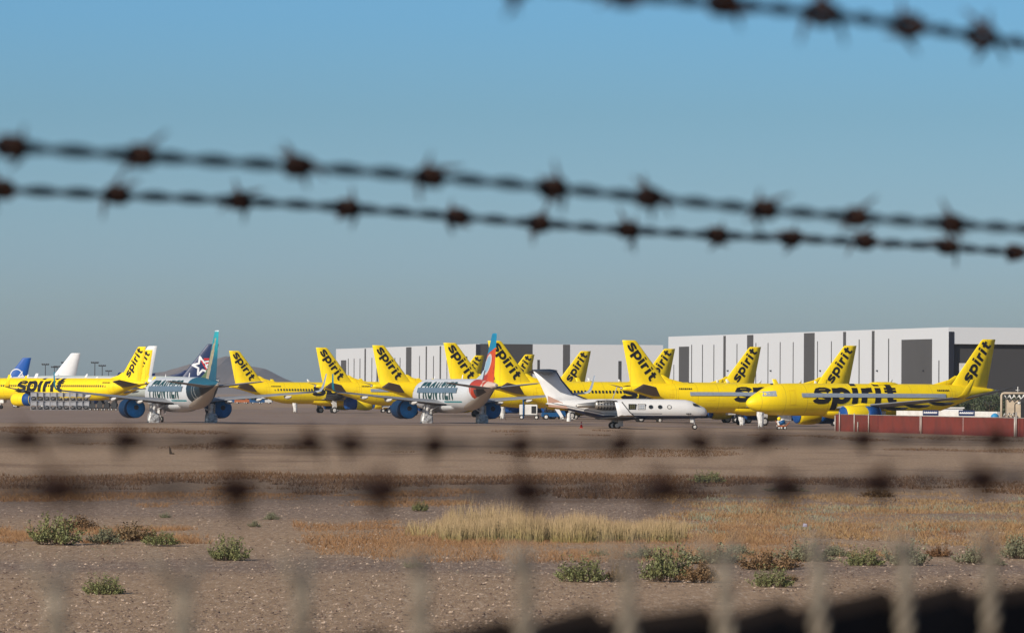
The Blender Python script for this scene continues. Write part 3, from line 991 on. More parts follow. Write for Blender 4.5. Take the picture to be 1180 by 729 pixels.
    # windows: two covered, three open, each with its frame
    for i, x in enumerate((4.65, 5.75, 6.85)):
        fb = MB()
        for sd in (-1, 1):
            zc, hh, hw = 2.38, 1.17, 1.15
            q = []
            for rr, lift in ((1.0, .03), (.72, .045)):
                pts = []
                for j in range(14):
                    z = 2.64 + .24 * rr * math.sin(2 * math.pi * j / 14)
                    s_ = (z - zc) / hh
                    pts.append((x + .28 * rr * math.cos(2 * math.pi * j / 14), sd * (hw * math.sqrt(1 - s_ * s_) + lift), z))
                q.append(pts)
            n = len(fb.v)
            fb.v += q[0]
            fb.face(tuple(range(n, n + 14)) if sd < 0 else tuple(range(n, n + 14))[::-1], 0)
            n = len(fb.v)
            fb.v += q[1]
            fb.face(tuple(range(n, n + 14)) if sd < 0 else tuple(range(n, n + 14))[::-1], 1)
        fb.build('cabin_window', [M['darkgrey'], M['glass'] if i else M['offwhite']], root)
    for i, x in enumerate((7.95, 9.05)):
        fb = MB()
        for sd in (-1, 1):
            y = sd * 1.155
            fb.box((x - .46, min(y, y * .9), 2.3), (x + .46, max(y, y * .9), 2.98), 0)
            yy = sd * 1.17
            fb.box((x - .40, min(yy, yy * .9), 2.36), (x + .40, max(yy, yy * .9), 2.92), 1)
            for k in range(3):
                for j in range(2):
                    a = x - .3 + k * .22
                    zz = 2.42 + j * .25
                    y3 = sd * 1.185
                    fb.box((a, min(y3, y3 * .9), zz), (a + .16, max(y3, y3 * .9), zz + .18), 2)
        fb.build('covered_window', [M['darkgrey'], M['offwhite'] if i == 0 else M['machine'], M['tape'] if i == 0 else M['olive']], root)
    cb = MB()
    for sd in (-1, 1):
        p = [(.9, sd * .62, 2.74), (1.75, sd * .93, 2.78), (1.85, sd * .84, 3.1), (1.35, sd * .62, 3.0)]
        cb.quad(*((p if sd < 0 else p[::-1])))
    cb.v = [(a, b * 1.06, c + .02) for a, b, c in cb.v]
    cb.build('cockpit_window', M['glass'], root)
    # marks on the nose side
    cb = MB()
    for sd in (-1, 1):
        for k in range(3):
            p = [(2.0 + k * .22, sd * 1.055, 1.78), (2.16 + k * .22, sd * 1.07, 1.78), (2.18 + k * .22, sd * 1.075, 1.92), (2.02 + k * .22, sd * 1.06, 1.92)]
            cb.quad(*((p if sd < 0 else p[::-1])))
    cb.build('nose_mark', M['black'], root)
    # mast propped on the spine, long brace down to the wing
    mb = MB()
    mb.tube([(11.3, .2, 3.5), (10.9, .2, 4.6), (10.75, .2, 5.0)], .05, 6)
    mb.build('antenna', M['tape'], root)
    for sd in (-1, 1):
        mb = MB()
        mb.tube([(11.0, 1.9 * sd, .45), (11.1, 1.9 * sd, 1.5)], .1, 8)
        mb.box((10.35, 1.9 * sd + .55 * sd - .02, .35), (10.95, 1.9 * sd + .55 * sd + .02, 1.3))
        g = mb.build('main_landing_gear', M['offwhite'], root)
        for dy in (-.25, .25):
            wheel('wheel', (11.0, 1.9 * sd + dy, .43), .43, .26, g)
    mb = MB()
    mb.tube([(1.45, 0, .3), (1.55, 0, 1.5)], .07, 8)
    mb.tube([(1.5, 0, .7), (2.2, 0, 1.4)], .04, 6)
    mb.box((1.6, .14, .8), (2.0, .17, 1.35))
    g = mb.build('nose_landing_gear', M['offwhite'], root)
    for dy in (-.16, .16):
        wheel('wheel', (1.45, dy, .3), .3, .18, g)
    return root


business_jet()


# ------------------------------------------------------------------ ground
def sheet(name, xs, ys, mat, dz, kind='structure'):
    mb = MB()
    for y in ys:
        for x in xs:
            mb.v.append((x, y, gz(x, y) + dz))
    k = len(xs)
    for i in range(len(ys) - 1):
        for j in range(k - 1):
            a = i * k + j
            mb.face((a, a + 1, a + 1 + k, a + k), 0, True)
    o = mb.build(name, mat)
    tag(o, kind=kind)
    return o


def soil():
    mt, t, b = nt('dry_soil_and_gravel')
    pos = nd(t, 'ShaderNodeNewGeometry').outputs['Position']
    sp = nd(t, 'ShaderNodeSeparateXYZ')
    t.links.new(pos, sp.inputs[0])
    y = sp.outputs[1]
    big = noise_n(t, scaled(t, pos, (.06, .02, 1)), 1.0, 5, .6)
    mid = noise_n(t, pos, .9, 5, .65)
    fine = noise_n(t, pos, 11.0, 4, .7)
    speck = nd(t, 'ShaderNodeTexVoronoi')
    speck.inputs['Scale'].default_value = 9.0
    t.links.new(pos, speck.inputs['Vector'])
    clod = noise_n(t, scaled(t, pos, (6.0, .6, 1)), 1.0, 4, .7)
    peb = noise_n(t, scaled(t, pos, (19.0, 1.6, 1)), 1.0, 3, .7)
    pale = mix(t, mid, (.275, .168, .088), (.41, .268, .15))
    dark = mix(t, mid, (.125, .080, .056), (.25, .165, .112))
    # gravelly stretches: the service track and the strip behind it
    yy = mth(t, 'ADD', y, mth(t, 'MULTIPLY', mth(t, 'SUBTRACT', big, .5), 14))
    yy = mth(t, 'ADD', yy, mth(t, 'MULTIPLY', mth(t, 'SUBTRACT', mid, .5), 9))
    k_ = lambda v: (v,) * 3
    m1 = ramp(t, mth(t, 'DIVIDE', yy, 600), [(0, k_(.2)), (.20, k_(.12)), (.214, k_(.25)), (.221, k_(.9)), (.230, k_(.85)), (.238, k_(.3)), (.262, k_(.1)), (.30, k_(.3)), (.318, k_(.8)), (.37, k_(.85)), (.40, k_(.4)), (.5, k_(.15)), (.7, k_(.10)), (.9, k_(.3))])
    c = mix(t, m1, pale, dark)
    f2_ = mth(t, 'ADD', mth(t, 'SUBTRACT', clod, .5), mth(t, 'MULTIPLY', mth(t, 'SUBTRACT', peb, .5), .9))
    hi = mth(t, 'MULTIPLY', mth(t, 'SUBTRACT', f2_, .05, clamp=True), 6.0, clamp=True)
    lo_ = mth(t, 'MULTIPLY', mth(t, 'SUBTRACT', mth(t, 'MULTIPLY', f2_, -1), .04, clamp=True), 5.0, clamp=True)
    c = mix(t, mth(t, 'MULTIPLY', hi, .75), c, (.50, .39, .30))
    c = mix(t, mth(t, 'MULTIPLY', lo_, .75), c, (.085, .062, .052))
    st = mth(t, 'LESS_THAN', speck.outputs['Distance'], .16)
    # far streaks of brown litter
    stk = noise_n(t, scaled(t, pos, (.03, .012, 1)), 3.0, 6, .7)
    fs = mth(t, 'MULTIPLY', mth(t, 'MULTIPLY', mth(t, 'SUBTRACT', stk, .5, clamp=True), 5, clamp=True), mth(t, 'GREATER_THAN', y, 215))
    c = mix(t, mth(t, 'MULTIPLY', fs, .8), c, (.15, .080, .038))
    t.links.new(c, b.inputs['Base Color'])
    b.inputs['Roughness'].default_value = .95
    bp = nd(t, 'ShaderNodeBump')
    bp.inputs['Strength'].default_value = .8
    bp.inputs['Distance'].default_value = .06
    hb = mth(t, 'ADD', mth(t, 'MULTIPLY', fine, .6), mth(t, 'MULTIPLY', mid, .8))
    t.links.new(hb, bp.inputs['Height'])
    t.links.new(bp.outputs[0], b.inputs['Normal'])
    return mt


def apron():
    mt, t, b = nt('dusty_asphalt')
    pos = nd(t, 'ShaderNodeNewGeometry').outputs['Position']
    a = noise_n(t, scaled(t, pos, (.05, .02, 1)), 1.0, 5, .6)
    f = noise_n(t, pos, .7, 4, .7)
    c = mix(t, a, (.15, .096, .067), (.25, .167, .118))
    c = mix(t, mth(t, 'MULTIPLY', f, .35), c, (.32, .235, .18))
    t.links.new(c, b.inputs['Base Color'])
    b.inputs['Roughness'].default_value = .9
    return mt


xs = sorted(set([-9000, -4000, -1800, -900, -450, -220, -140] + [-100 + 4 * i for i in range(51)] + [140, 220, 450, 900, 1800, 4000, 9000]))
ys = sorted(set([-60, -20, 0, 10] + [20 + 4 * i for i in range(17)] + [90 + 3 * i for i in range(70)] + [300 + 15 * i for i in range(50)] + [1050, 1200, 1400, 1700, 2200, 3000, 4500, 7000, 12000, 20000]))
ground = sheet('ground', xs, ys, soil(), 0)


def rough_ground(o):
    """low swells and ruts in the near soil"""
    for v in o.data.vertices:
        if 85 < v.co.y < 400 and abs(v.co.x) < 120:
            v.co.z += .10 * (noise.noise(Vector((v.co.x * .12, v.co.y * .07, 3))) - .1) * sstep(85, 100, v.co.y) * (1 - sstep(330, 400, v.co.y))


rough_ground(ground)
xs2 = [-700, -400, -200] + [-120 + 8 * i for i in range(31)] + [200, 400, 700]
mb_y = [707] + [716 + 14 * i for i in range(40)] + [1300, 1420]
apron_o = sheet('apron', xs2, mb_y, apron(), .03)
# long soil berms and joints on the apron edge
soil_m = ground.data.materials[0]


# ------------------------------------------------------------------ plants
def straw(name, lo, hi, tip):
    mt, t, b = nt(name)
    at_ = nd(t, 'ShaderNodeAttribute', attribute_name='tip')
    pos = nd(t, 'ShaderNodeNewGeometry').outputs['Position']
    n = noise_n(t, pos, .8, 4, .65)
    base = mix(t, ramp(t, n, [(.35, (0,) * 3), (.65, (1,) * 3)]), lo, hi)
    c = mix(t, at_.outputs['Fac'], base, tip)
    t.links.new(c, b.inputs['Base Color'])
    b.inputs['Roughness'].default_value = .8
    return mt


def blades(name, spots, hmin, hmax, width, mat, lean=.45, seg=1, kind='stuff'):
    """many separate blades of grass; spots yields (x, y)"""
    v, f, tip = [], [], []
    for x, y, k in spots:
        h = random.uniform(hmin, hmax) * k
        a = random.uniform(0, 2 * math.pi)
        w = width * random.uniform(.6, 1.3)
        z = gz(x, y) - .04
        lx, ly = random.gauss(0, lean) * h, random.gauss(0, lean) * h
        wx, wy = w * math.cos(a), w * math.sin(a) * .4
        n = len(v)
        if seg == 1:
            v += [(x - wx, y - wy, z), (x + wx, y + wy, z), (x + lx, y + ly, z + h)]
            tip += [0, 0, 1]
            f.append((n, n + 1, n + 2))
        else:
            v += [(x - wx, y - wy, z), (x + wx, y + wy, z), (x + wx * .8 + lx * .35, y + wy * .8 + ly * .35, z + h * .55), (x - wx * .8 + lx * .35, y - wy * .8 + ly * .35, z + h * .55), (x + lx, y + ly, z + h)]
            tip += [0, 0, .6, .6, 1]
            f += [(n, n + 1, n + 2, n + 3), (n + 3, n + 2, n + 4)]
    me = bpy.data.meshes.new(name)
    me.from_pydata(v, [], f)
    at_ = me.attributes.new('tip', 'FLOAT', 'POINT')
    at_.data.foreach_set('value', tip)
    me.materials.append(mat)
    me.update()
    o = bpy.data.objects.new(name, me)
    COL.objects.link(o)
    return tag(o, kind=kind)


def scatter(n, px0, px1, d0, d1, cover=.5, scale=.25, seed=0.0, soft=.12, stretch=.35):
    """spots between two lines of sight and two distances, gathered into clumps"""
    k = 0
    tries = 0
    while k < n and tries < n * 14:
        tries += 1
        D = d0 + (d1 - d0) * random.random()
        px = random.uniform(px0, px1)
        x = (px - CX) / F_PX * D
        q = .5 + .5 * noise.noise(Vector((x * scale, D * scale * stretch, seed))) + .22 * noise.noise(Vector((x * scale * 4, D * scale * 4 * stretch, seed + 5)))
        e = min(1.0, (px - px0) / ((px1 - px0) * soft) if px0 > 0 else 1.0, (px1 - px) / ((px1 - px0) * soft) if px1 < 1180 else 1.0)
        eD = min(1.0, min(D - d0, d1 - D) / ((d1 - d0) * .38 + 1e-6))
        if q * (.45 + .55 * min(e, eD)) > 1 - cover:
            k += 1
            yield x, D, .55 + .6 * max(0, q - (1 - cover))


rusty = straw('rusty_dry_grass', (.10, .041, .015), (.205, .10, .040), (.31, .175, .08))
brown = straw('brown_dry_grass', (.036, .019, .010), (.10, .048, .018), (.16, .080, .032))
golden = straw('golden_dry_grass', (.12, .055, .020), (.26, .15, .055), (.38, .245, .115))
tall = straw('tall_straw_grass', (.06, .068, .012), (.20, .17, .04), (.42, .29, .165))
sage_m = straw('grey_green_weeds', (.10, .115, .07), (.17, .18, .12), (.26, .26, .18))

def tufted(spots, x0, x1):
    """heights that swell and drop from tuft to tuft and run out at both ends"""
    for x, y, k in spots:
        t = noise.noise(Vector((x * .75, y * .12, 7.7))) + .5 * noise.noise(Vector((x * 2.3, y * .3, 1.7)))
        e = sstep(x0, x0 + 1.5, x) * (1 - sstep(x1 - 1.6, x1, x))
        f = (.74 + .55 * t) * (.25 + .75 * e)
        if random.random() < .35 + .9 * e and f > .18:
            yield x, y, k * f


tag(blades('tall_grass', list(tufted(scatter(15000, 488, 812, 152, 177, .50, .8, 2.0, .10, 1.0), -2.9, 5.8)), .45, 1.65, .0085, tall, .17, 2),
    'tall yellow-green bunch grass standing in the middle of the dry field', 'grass')
tag(blades('tall_grass', list(scatter(350, 462, 520, 160, 174, .55, .9, 4.0, .3, 1.0)), .2, .7, .010, tall, .25, 2),
    'thin yellow-green grass at the left end of the tall grass stand', 'grass')
tag(blades('dry_grass', list(scatter(26000, 340, 900, 139, 182, .70, .5, 8.0, .1)), .08, .26, .014, rusty, .6),
    'low rust-coloured dry grass around the foot of the tall grass', 'grass')
tag(blades('dry_grass', list(scatter(12000, 430, 930, 139, 160, .78, .9, 52.0, .2)), .08, .24, .012, rusty, .6),
    'rust-coloured dry grass fringe along the front of the tall grass', 'grass')
tag(blades('dry_grass', list(scatter(28000, 740, 1230, 140, 246, .62, .42, 9.0, .2)), .06, .30, .013, golden, .65),
    'low golden-brown dry grass filling the right of the field', 'grass')
tag(blades('dry_grass', list(scatter(13000, 720, 1230, 143, 232, .52, .5, 19.0, .2)), .10, .28, .014, rusty, .6),
    'rust-coloured dry grass mixed into the golden grass at the right', 'grass')
tag(blades('dry_grass', list(scatter(24000, -60, 1240, 222, 296, .60, .11, 12.0, .01, .35)), .12, .40, .028, brown, .55),
    'dark brown dry grass belt crossing the whole field', 'grass')
tag(blades('dry_grass', list(scatter(15000, -60, 560, 200, 246, .62, .2, 15.0, .2, .35)), .08, .26, .02, rusty, .6),
    'rust-coloured dry grass strip in the left of the field', 'grass')
tag(blades('dry_grass', list(scatter(9000, -60, 1240, 330, 480, .44, .05, 21.0, .01, .2)), .12, .34, .035, brown, .55),
    'scattered brown grass streaks on the pale soil far out', 'grass')
tag(blades('dry_grass', list(scatter(7000, -60, 1240, 490, 670, .46, .035, 25.0, .01, .15)), .15, .36, .06, brown, .5),
    'brown grass streaks along the near edge of the apron', 'grass')
tag(blades('weeds', list(scatter(5000, 760, 1240, 150, 240, .46, .45, 31.0)), .10, .3, .02, sage_m, .5),
    'grey-green weeds between the golden grass and the brown belt', 'weeds')
tag(blades('dry_grass', list(scatter(5000, 0, 270, 146, 178, .5, .6, 37.0, .25)), .10, .34, .014, rusty, .6),
    'rust-coloured dry grass between the green bushes at the left', 'grass')
tag(blades('weeds', list(scatter(1500, -40, 1220, 100, 215, .30, .5, 41.0, .01, 1)), .05, .13, .012, sage_m, .7),
    'sparse tiny weeds dotted over the bare gravel', 'weeds')


def leaf_mat(name, a, b_):
    mt, t, b = nt(name)
    oi = nd(t, 'ShaderNodeTexCoord').outputs['Object']
    n = noise_n(t, oi, 9.0, 3, .6)
    n2 = nd(t, 'ShaderNodeObjectInfo').outputs['Random']
    c = mix(t, ramp(t, n, [(.35, (0,) * 3), (.65, (1,) * 3)]), a, b_)
    c = mix(t, mth(t, 'MULTIPLY', n2, .35), c, (.16, .16, .08))
    t.links.new(c, b.inputs['Base Color'])
    b.inputs['Roughness'].default_value = .7
    return mt


M['leaf'] = leaf_mat('green_leaves', (.085, .10, .032), (.235, .24, .085))
M['leaf_grey'] = leaf_mat('grey_green_leaves', (.12, .125, .070), (.25, .245, .15))
M['leaf_rust'] = leaf_mat('rusty_leaves', (.12, .055, .022), (.23, .115, .045))
M['leaf_tree'] = leaf_mat('dark_green_leaves', (.018, .032, .012), (.05, .075, .025))


def bush_meshes(seed, w, d, h, stems, leaves, leaf, mats, squash=1.0):
    """a low dome of upright leafy shoots; returns the foliage and the stem mesh"""
    rnd = random.Random(seed)
    fb, sb = MB(), MB()
    for i in range(stems):
        a = rnd.uniform(0, 2 * math.pi)
        r = math.sqrt(rnd.random())
        tipx, tipy = math.cos(a) * r * w / 2 * rnd.uniform(.7, 1.2), math.sin(a) * r * d / 2
        hh = h * (max(.0, 1 - r ** 2.4) * .68 + .26) * rnd.uniform(.42, 1.3) * (1 + .2 * math.sin(a * 2 + seed) * r)
        p0 = Vector((tipx * .62, tipy * .62, 0))
        p2 = Vector((tipx, tipy, hh))
        p1 = Vector((tipx * .85, tipy * .85, hh * .5))
        sb.tube([p0, p1, p2], [.006, .004, .002], 3, smooth=False)
        for j in range(leaves):
            t = rnd.uniform(.25, 1.0)
            q = p0 * (1 - t) ** 2 + p1 * 2 * t * (1 - t) + p2 * t * t
            q += Vector((rnd.gauss(0, .02), rnd.gauss(0, .02), rnd.gauss(0, .015)))
            q.z = max(q.z, .01)
            l = leaf * rnd.uniform(.6, 1.3)
            dr = Vector((rnd.gauss(0, .6) + tipx * .6, rnd.gauss(0, .6), rnd.uniform(.1, 1.2))).normalized()
            sd = dr.cross(Vector((rnd.gauss(0, 1), rnd.gauss(0, 1), rnd.gauss(0, 1)))).normalized() * l * .34
            fb.quad(q, q + dr * l * .5 + sd, q + dr * l, q + dr * l * .5 - sd)
    f = fb.build('foliage', mats[0])
    s_ = sb.build('stem', mats[1])
    return f, s_


M['twig'] = paint('brown_twig', (.10, .07, .045), .9)
bush_kinds = {}
for key, mt, h in (('green', 'leaf', .50), ('grey', 'leaf_grey', .46), ('rust', 'leaf_rust', .36)):
    for v in range(3):
        fo, so = bush_meshes(hash((h, v)) % 9999 + v, 1.0, .9, h, 90, 26, .040, (M[mt], M['twig']))
        bush_kinds[(key, v)] = (fo.data, so.data)
        bpy.data.objects.remove(fo)
        bpy.data.objects.remove(so)
#        px   base y  width height kind  label
BUSH = [(118, 684, 50, 23, 'green', 'small dark green bush alone on bare gravel, lowest in the left of the field'),
        (64, 626, 60, 36, 'green', 'largest green bush in the left of the field, beside rusty grass'),
        (120, 625, 38, 19, 'grey', 'grey-green low bush between two greener bushes at the left'),
        (184, 627, 44, 16, 'green', 'low wide green bush, right end of the left-hand cluster'),
        (264, 645, 46, 30, 'green', 'green pointed bush alone beside the dark gravel strip'),
        (150, 622, 70, 20, 'rust', 'rust-brown low bush growing in the left-hand cluster of green bushes'),
        (668, 669, 62, 28, 'green', 'green rounded bush with a brown dead side, below the tall grass'),
        (712, 668, 26, 18, 'rust', 'small brown dead bush against the right side of a green one'),
        (768, 668, 62, 42, 'green', 'bushy green shrub with pale dead branches inside, below the end of the tall grass'),
        (806, 669, 50, 22, 'rust', 'rusty dead shrub at the foot of the bushy green shrub'),
        (820, 648, 76, 22, 'grey', 'sprawling grey-green shrub behind the bushy green shrub'),
        (742, 643, 42, 14, 'grey', 'flat grey-green plant just above the green rounded bush'),
        (888, 675, 50, 24, 'green', 'light green bush with two lobes in front of rusty plants'),
        (886, 655, 70, 20, 'rust', 'wide rusty plant mat behind the two-lobed light green bush'),
        (925, 646, 60, 24, 'grey', 'tall grey-green weed clump with yellow tops at the edge of the golden grass'),
        (994, 651, 48, 22, 'green', 'low light green bush at the right, between grass and dark gravel'),
        (1044, 650, 56, 28, 'grey', 'dark grey-green bush casting a shadow on the dark gravel at the right'),
        (1120, 648, 40, 20, 'grey', 'pale grey-green bush near the right edge of the field'),
        (1172, 642, 40, 28, 'grey', 'grey-green bush cut by the right edge of the picture'),
        (476, 653, 24, 9, 'grey', 'tiny grey-green weed on the dark gravel below the rusty grass'),
        (293, 606, 14, 8, 'grey', 'tiny dark weed alone on the gravel left of centre'),
        (313, 598, 18, 9, 'grey', 'tiny pale weed just above another on the gravel left of centre'),
        (190, 596, 14, 7, 'grey', 'tiny grey weed on the gravel above the left bushes'),
        (484, 588, 20, 12, 'green', 'small bright green plant at the left end of the tall grass'),
        (962, 640, 34, 13, 'grey', 'low ragged grey-green clump between the tall weed clump and the light green bush'),
        (1082, 640, 30, 12, 'rust', 'small rusty clump in the golden grass edge between two grey-green bushes'),
        (1148, 650, 22, 10, 'grey', 'tiny grey-green clump next to the pale bush near the right edge'),
        (850, 640, 40, 14, 'grey', 'low grey-green plant at the foot of the golden grass above the rusty mat'),
        (690, 640, 26, 9, 'grey', 'tiny flat weed below the tall grass, left of the flat grey-green plant'),
        (910, 668, 20, 8, 'rust', 'tiny rusty tuft at the right side of the two-lobed light green bush'),
        (90, 610, 50, 16, 'rust', 'rusty plant mat behind the largest green bush at the left'),
        (1010, 572, 40, 9, 'rust', 'low rusty clump at the back of the golden grass on the right'),
        (905, 566, 44, 9, 'grey', 'low pale green clump at the back of the field right of the dark green bush'),
        (815, 556, 40, 14, 'green', 'dark green bush in the brown grass belt behind the field')]
for i, (px, py, w, h, key, lab) in enumerate(BUSH):
    yp = py - ROLL * (px - CX)
    D = CAM_H * F_PX / (yp - HORIZON)
    for _ in range(3):
        p = P(px, py, D)
        D *= (CAM_H - gz(p.x, D)) / (CAM_H - p.z)
    p = P(px, py, D)
    sc = D / F_PX
    root = empty('shrub', (p.x, D, gz(p.x, D) - .02), random.uniform(-.4, .4), lab, 'shrub', 'low desert shrubs in the field')
    fm, sm = bush_kinds[(key, i % 3)]
    hb = {'green': .50, 'grey': .46, 'rust': .36}[key]
    root.scale = (w * sc * 1.12, w * sc * 1.12, h * sc / hb * 1.0)
    for nm, me in (('foliage', fm), ('stem', sm)):
        o = bpy.data.objects.new(nm, me)
        COL.objects.link(o)
        o.parent = root

# loose stones on the near gravel
mb = MB()
rnd = random.Random(5)
for i in range(44000):
    D = 1 / rnd.uniform(1 / 225, 1 / 92)
    x = rnd.uniform(-60, 1240)
    x = (x - CX) / F_PX * D
    r = .011 + .045 * rnd.random() ** 6
    z = gz(x, D) + .01
    n = len(mb.v)
    k = [rnd.uniform(.7, 1.3) for _ in range(6)]
    mb.v += [(x - r * k[0], D, z), (x, D - r * k[1], z), (x + r * k[2], D, z), (x, D + r * k[3], z), (x + r * rnd.uniform(-.4, .4), D, z + r * rnd.uniform(.4, .8)), (x, D, z - r)]
    for a, b, c in ((0, 1, 4), (1, 2, 4), (2, 3, 4), (3, 0, 4)):
        mb.face((n + a, n + b, n + c), rnd.randrange(2) if a == 0 else mb.mi[-1])
stones = mb.build('stones', [paint('pale_stone', (.44, .33, .25), .9, dirt=.9, scale=.8, dark=(.22, .155, .115)), paint('brown_stone', (.15, .10, .075), .9, dirt=.8, scale=.8)])
tag(stones, 'loose pale pebbles strewn over the bare soil', 'stones', kind='stuff')


# ------------------------------------------------------------------ hangars
def ray_on(px, A, B):
    """where the line of sight of a column of the photograph meets the wall line A-B: parameter along it"""
    k = P(px, 440, 1.0)
    dx, dy = k.x, 1.0
    ex, ey = B.x - A.x, B.y - A.y
    det = dx * (-ey) - dy * (-ex)
    t = (A.x * (-ey) - A.y * (-ex)) / det
    s = (dx * A.y - dy * A.x) / det
    return s if False else ((t * dx - A.x) / ex if abs(ex) > 1e-6 else (t * dy - A.y) / ey)


def z_of(py, px, D):
    return P(px, py, D).z


def hangar(label, corner_px, corner_D, far_px, far_D, side_items, front_w, front_items, H=17.9):
    C = Vector((P(corner_px, 440, corner_D).x, corner_D, 0))
    E = Vector((P(far_px, 440, far_D).x, far_D, 0))
    ln = (E - C).length
    ax = (E - C).normalized()          # along the long side, away from the camera
    ay = Vector((ax.y, -ax.x, 0))      # along the front, to the right
    az = Vector((0, 0, 1))
    root = empty('hangar', C, 0, label, 'hangar', 'white hangars behind the aircraft')
    rt_ = (Vector((0, 0, 0)), ax, ay, az)
    mb = MB()
    mb.box((1.2, .0, -.5), (ln, front_w - 1, H - .4), 0, rt_)
    mb.box((0, 0, H - 3.4), (1.2, front_w, H), 0, rt_)
    mb.box((1.2, 0, H - .4), (ln, .4, H), 0, rt_)
    mb.box((0, 0, -.5), (1.2, .5, H - 3.4), 0, rt_)
    mb.build('wall', M['hangar'], root)
    for kind, p0, p1, ytop, ybot in side_items:
        s0, s1 = ray_on(p0, C, E) * ln, ray_on(p1, C, E) * ln
        s0, s1 = min(s0, s1), max(s0, s1)
        D = C.y + ax.y * (s0 + s1) / 2
        z1 = H + .02 if ytop is None else z_of(ytop, (p0 + p1) / 2, D)
        z0 = -.4 if ybot is None else z_of(ybot, (p0 + p1) / 2, D)
        mb = MB()
        if kind == 'joint':
            mb.box((s0, -.06, z0), (s1, .3, min(z1, H) - .25), 0, rt_)
            mb.build('recess_strip', M['hangar_grey'], root)
        elif kind == 'panel':
            mb.box((s0, -.08, z0), (s1, .3, min(z1, H) - .25), 0, rt_)
            mb.build('grey_panel', M['hangar_grey'], root)
        elif kind == 'slot':
            mb.box((s0, -.05, z0), (s1, .2, z1), 0, rt_)
            mb.build('slot_strip', M['slot'], root)  # recessed slots drawn as dark strips standing proud, depth given by colour
        else:
            mb.box((s0, -.25, z0), (s1, .2, z1), 0, rt_)
            mb.build('wall_vent', M['machine'], root)
    for kind, a, b, z0, z1 in front_items:
        mb = MB()
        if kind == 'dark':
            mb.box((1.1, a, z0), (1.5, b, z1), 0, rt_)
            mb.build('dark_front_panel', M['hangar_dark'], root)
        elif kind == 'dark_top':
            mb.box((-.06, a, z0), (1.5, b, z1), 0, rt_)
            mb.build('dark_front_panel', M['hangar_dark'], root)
        elif kind == 'white':
            mb.box((-.02, a, z0), (1.3, b, z1), 0, rt_)
            mb.build('front_bay', M['hangar'], root)
        elif kind == 'grey':
            mb.box((-.1, a, z0), (.6, b, z1), 0, rt_)
            mb.build('grey_panel', M['hangar_grey'], root)
        elif kind == 'slot':
            mb.box((-.09, a, z0), (.4, b, z1), 0, rt_)
            mb.build('slot_strip', M['slot'], root)  # same dark strips in place of recessed slots on the front
        elif kind == 'strip':
            mb.box((-.12, a, z0), (.9, b, z1), 0, rt_)
            mb.build('dark_corner_strip', M['navy_dark'], root)  # black-blue strip standing proud of the front beside the corner
        elif kind == 'patch':
            mb.box((.9, a, z0), (1.3, b, z1), 0, rt_)
            mb.build('light_panel', M['offwhite'], root)
    return root


sl = lambda p, y=396, w=.7: ('slot', p - w / 2, p + w / 2, y, None)
B_items = [('panel', 782.5, 794, 398, None), sl(797, 397), sl(809.5, 397), sl(822.6, 397), ('joint', 833.6, 836.2, None, None), sl(849.2, 396), ('panel', 861, 868, None, None),
           sl(871, 395), sl(885, 395), sl(899, 394), sl(914, 394), ('panel', 926.5, 938.6, None, None), sl(942, 393), sl(958, 393), ('joint', 971.6, 974.8, None, None), sl(990, 391, .9),
           ('joint', 1004.7, 1007.6, None, None), sl(1024, 390, .9), ('panel', 1039, 1074, 389.5, None), sl(1082, 415, .9), sl(776.5, 420, .6)]
B_items += [('vent', p - .6, p + .6, 426.2, 427.6) for p in (839, 888.5, 945.5, 1011.2, 1064.5)]
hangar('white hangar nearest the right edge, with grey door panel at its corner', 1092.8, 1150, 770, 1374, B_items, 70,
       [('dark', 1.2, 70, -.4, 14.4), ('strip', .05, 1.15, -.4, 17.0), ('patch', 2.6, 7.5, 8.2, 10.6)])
A_items = [('panel', 393, 399, 414, None), sl(401.3, 413), sl(408, 413), sl(414.8, 413), ('joint', 420, 421.6, None, None), sl(428.5, 412), ('panel', 434, 436, 412, None), sl(449, 412, .5), sl(455, 412), sl(461, 412),
           ('panel', 468, 474, None, None), sl(483.4, 410), ('joint', 490.5, 491.9, None, None), sl(499.5, 410), ('joint', 506.6, 508.2, None, None), sl(515, 410), ('panel', 533, 538.5, 409.5, None)]
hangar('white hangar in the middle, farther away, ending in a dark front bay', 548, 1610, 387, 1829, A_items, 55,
       [('dark_top', 1.3, 16.6, -.4, 17.93), ('strip', .05, 1.28, -.4, 17.8), ('white', 16.6, 55, -.4, 17.95), ('grey', 25.5, 27.5, -.4, 17.9), ('slot', 18.0, 18.7, 3, 13.5), ('slot', 41.8, 42.7, 3, 13.3)])


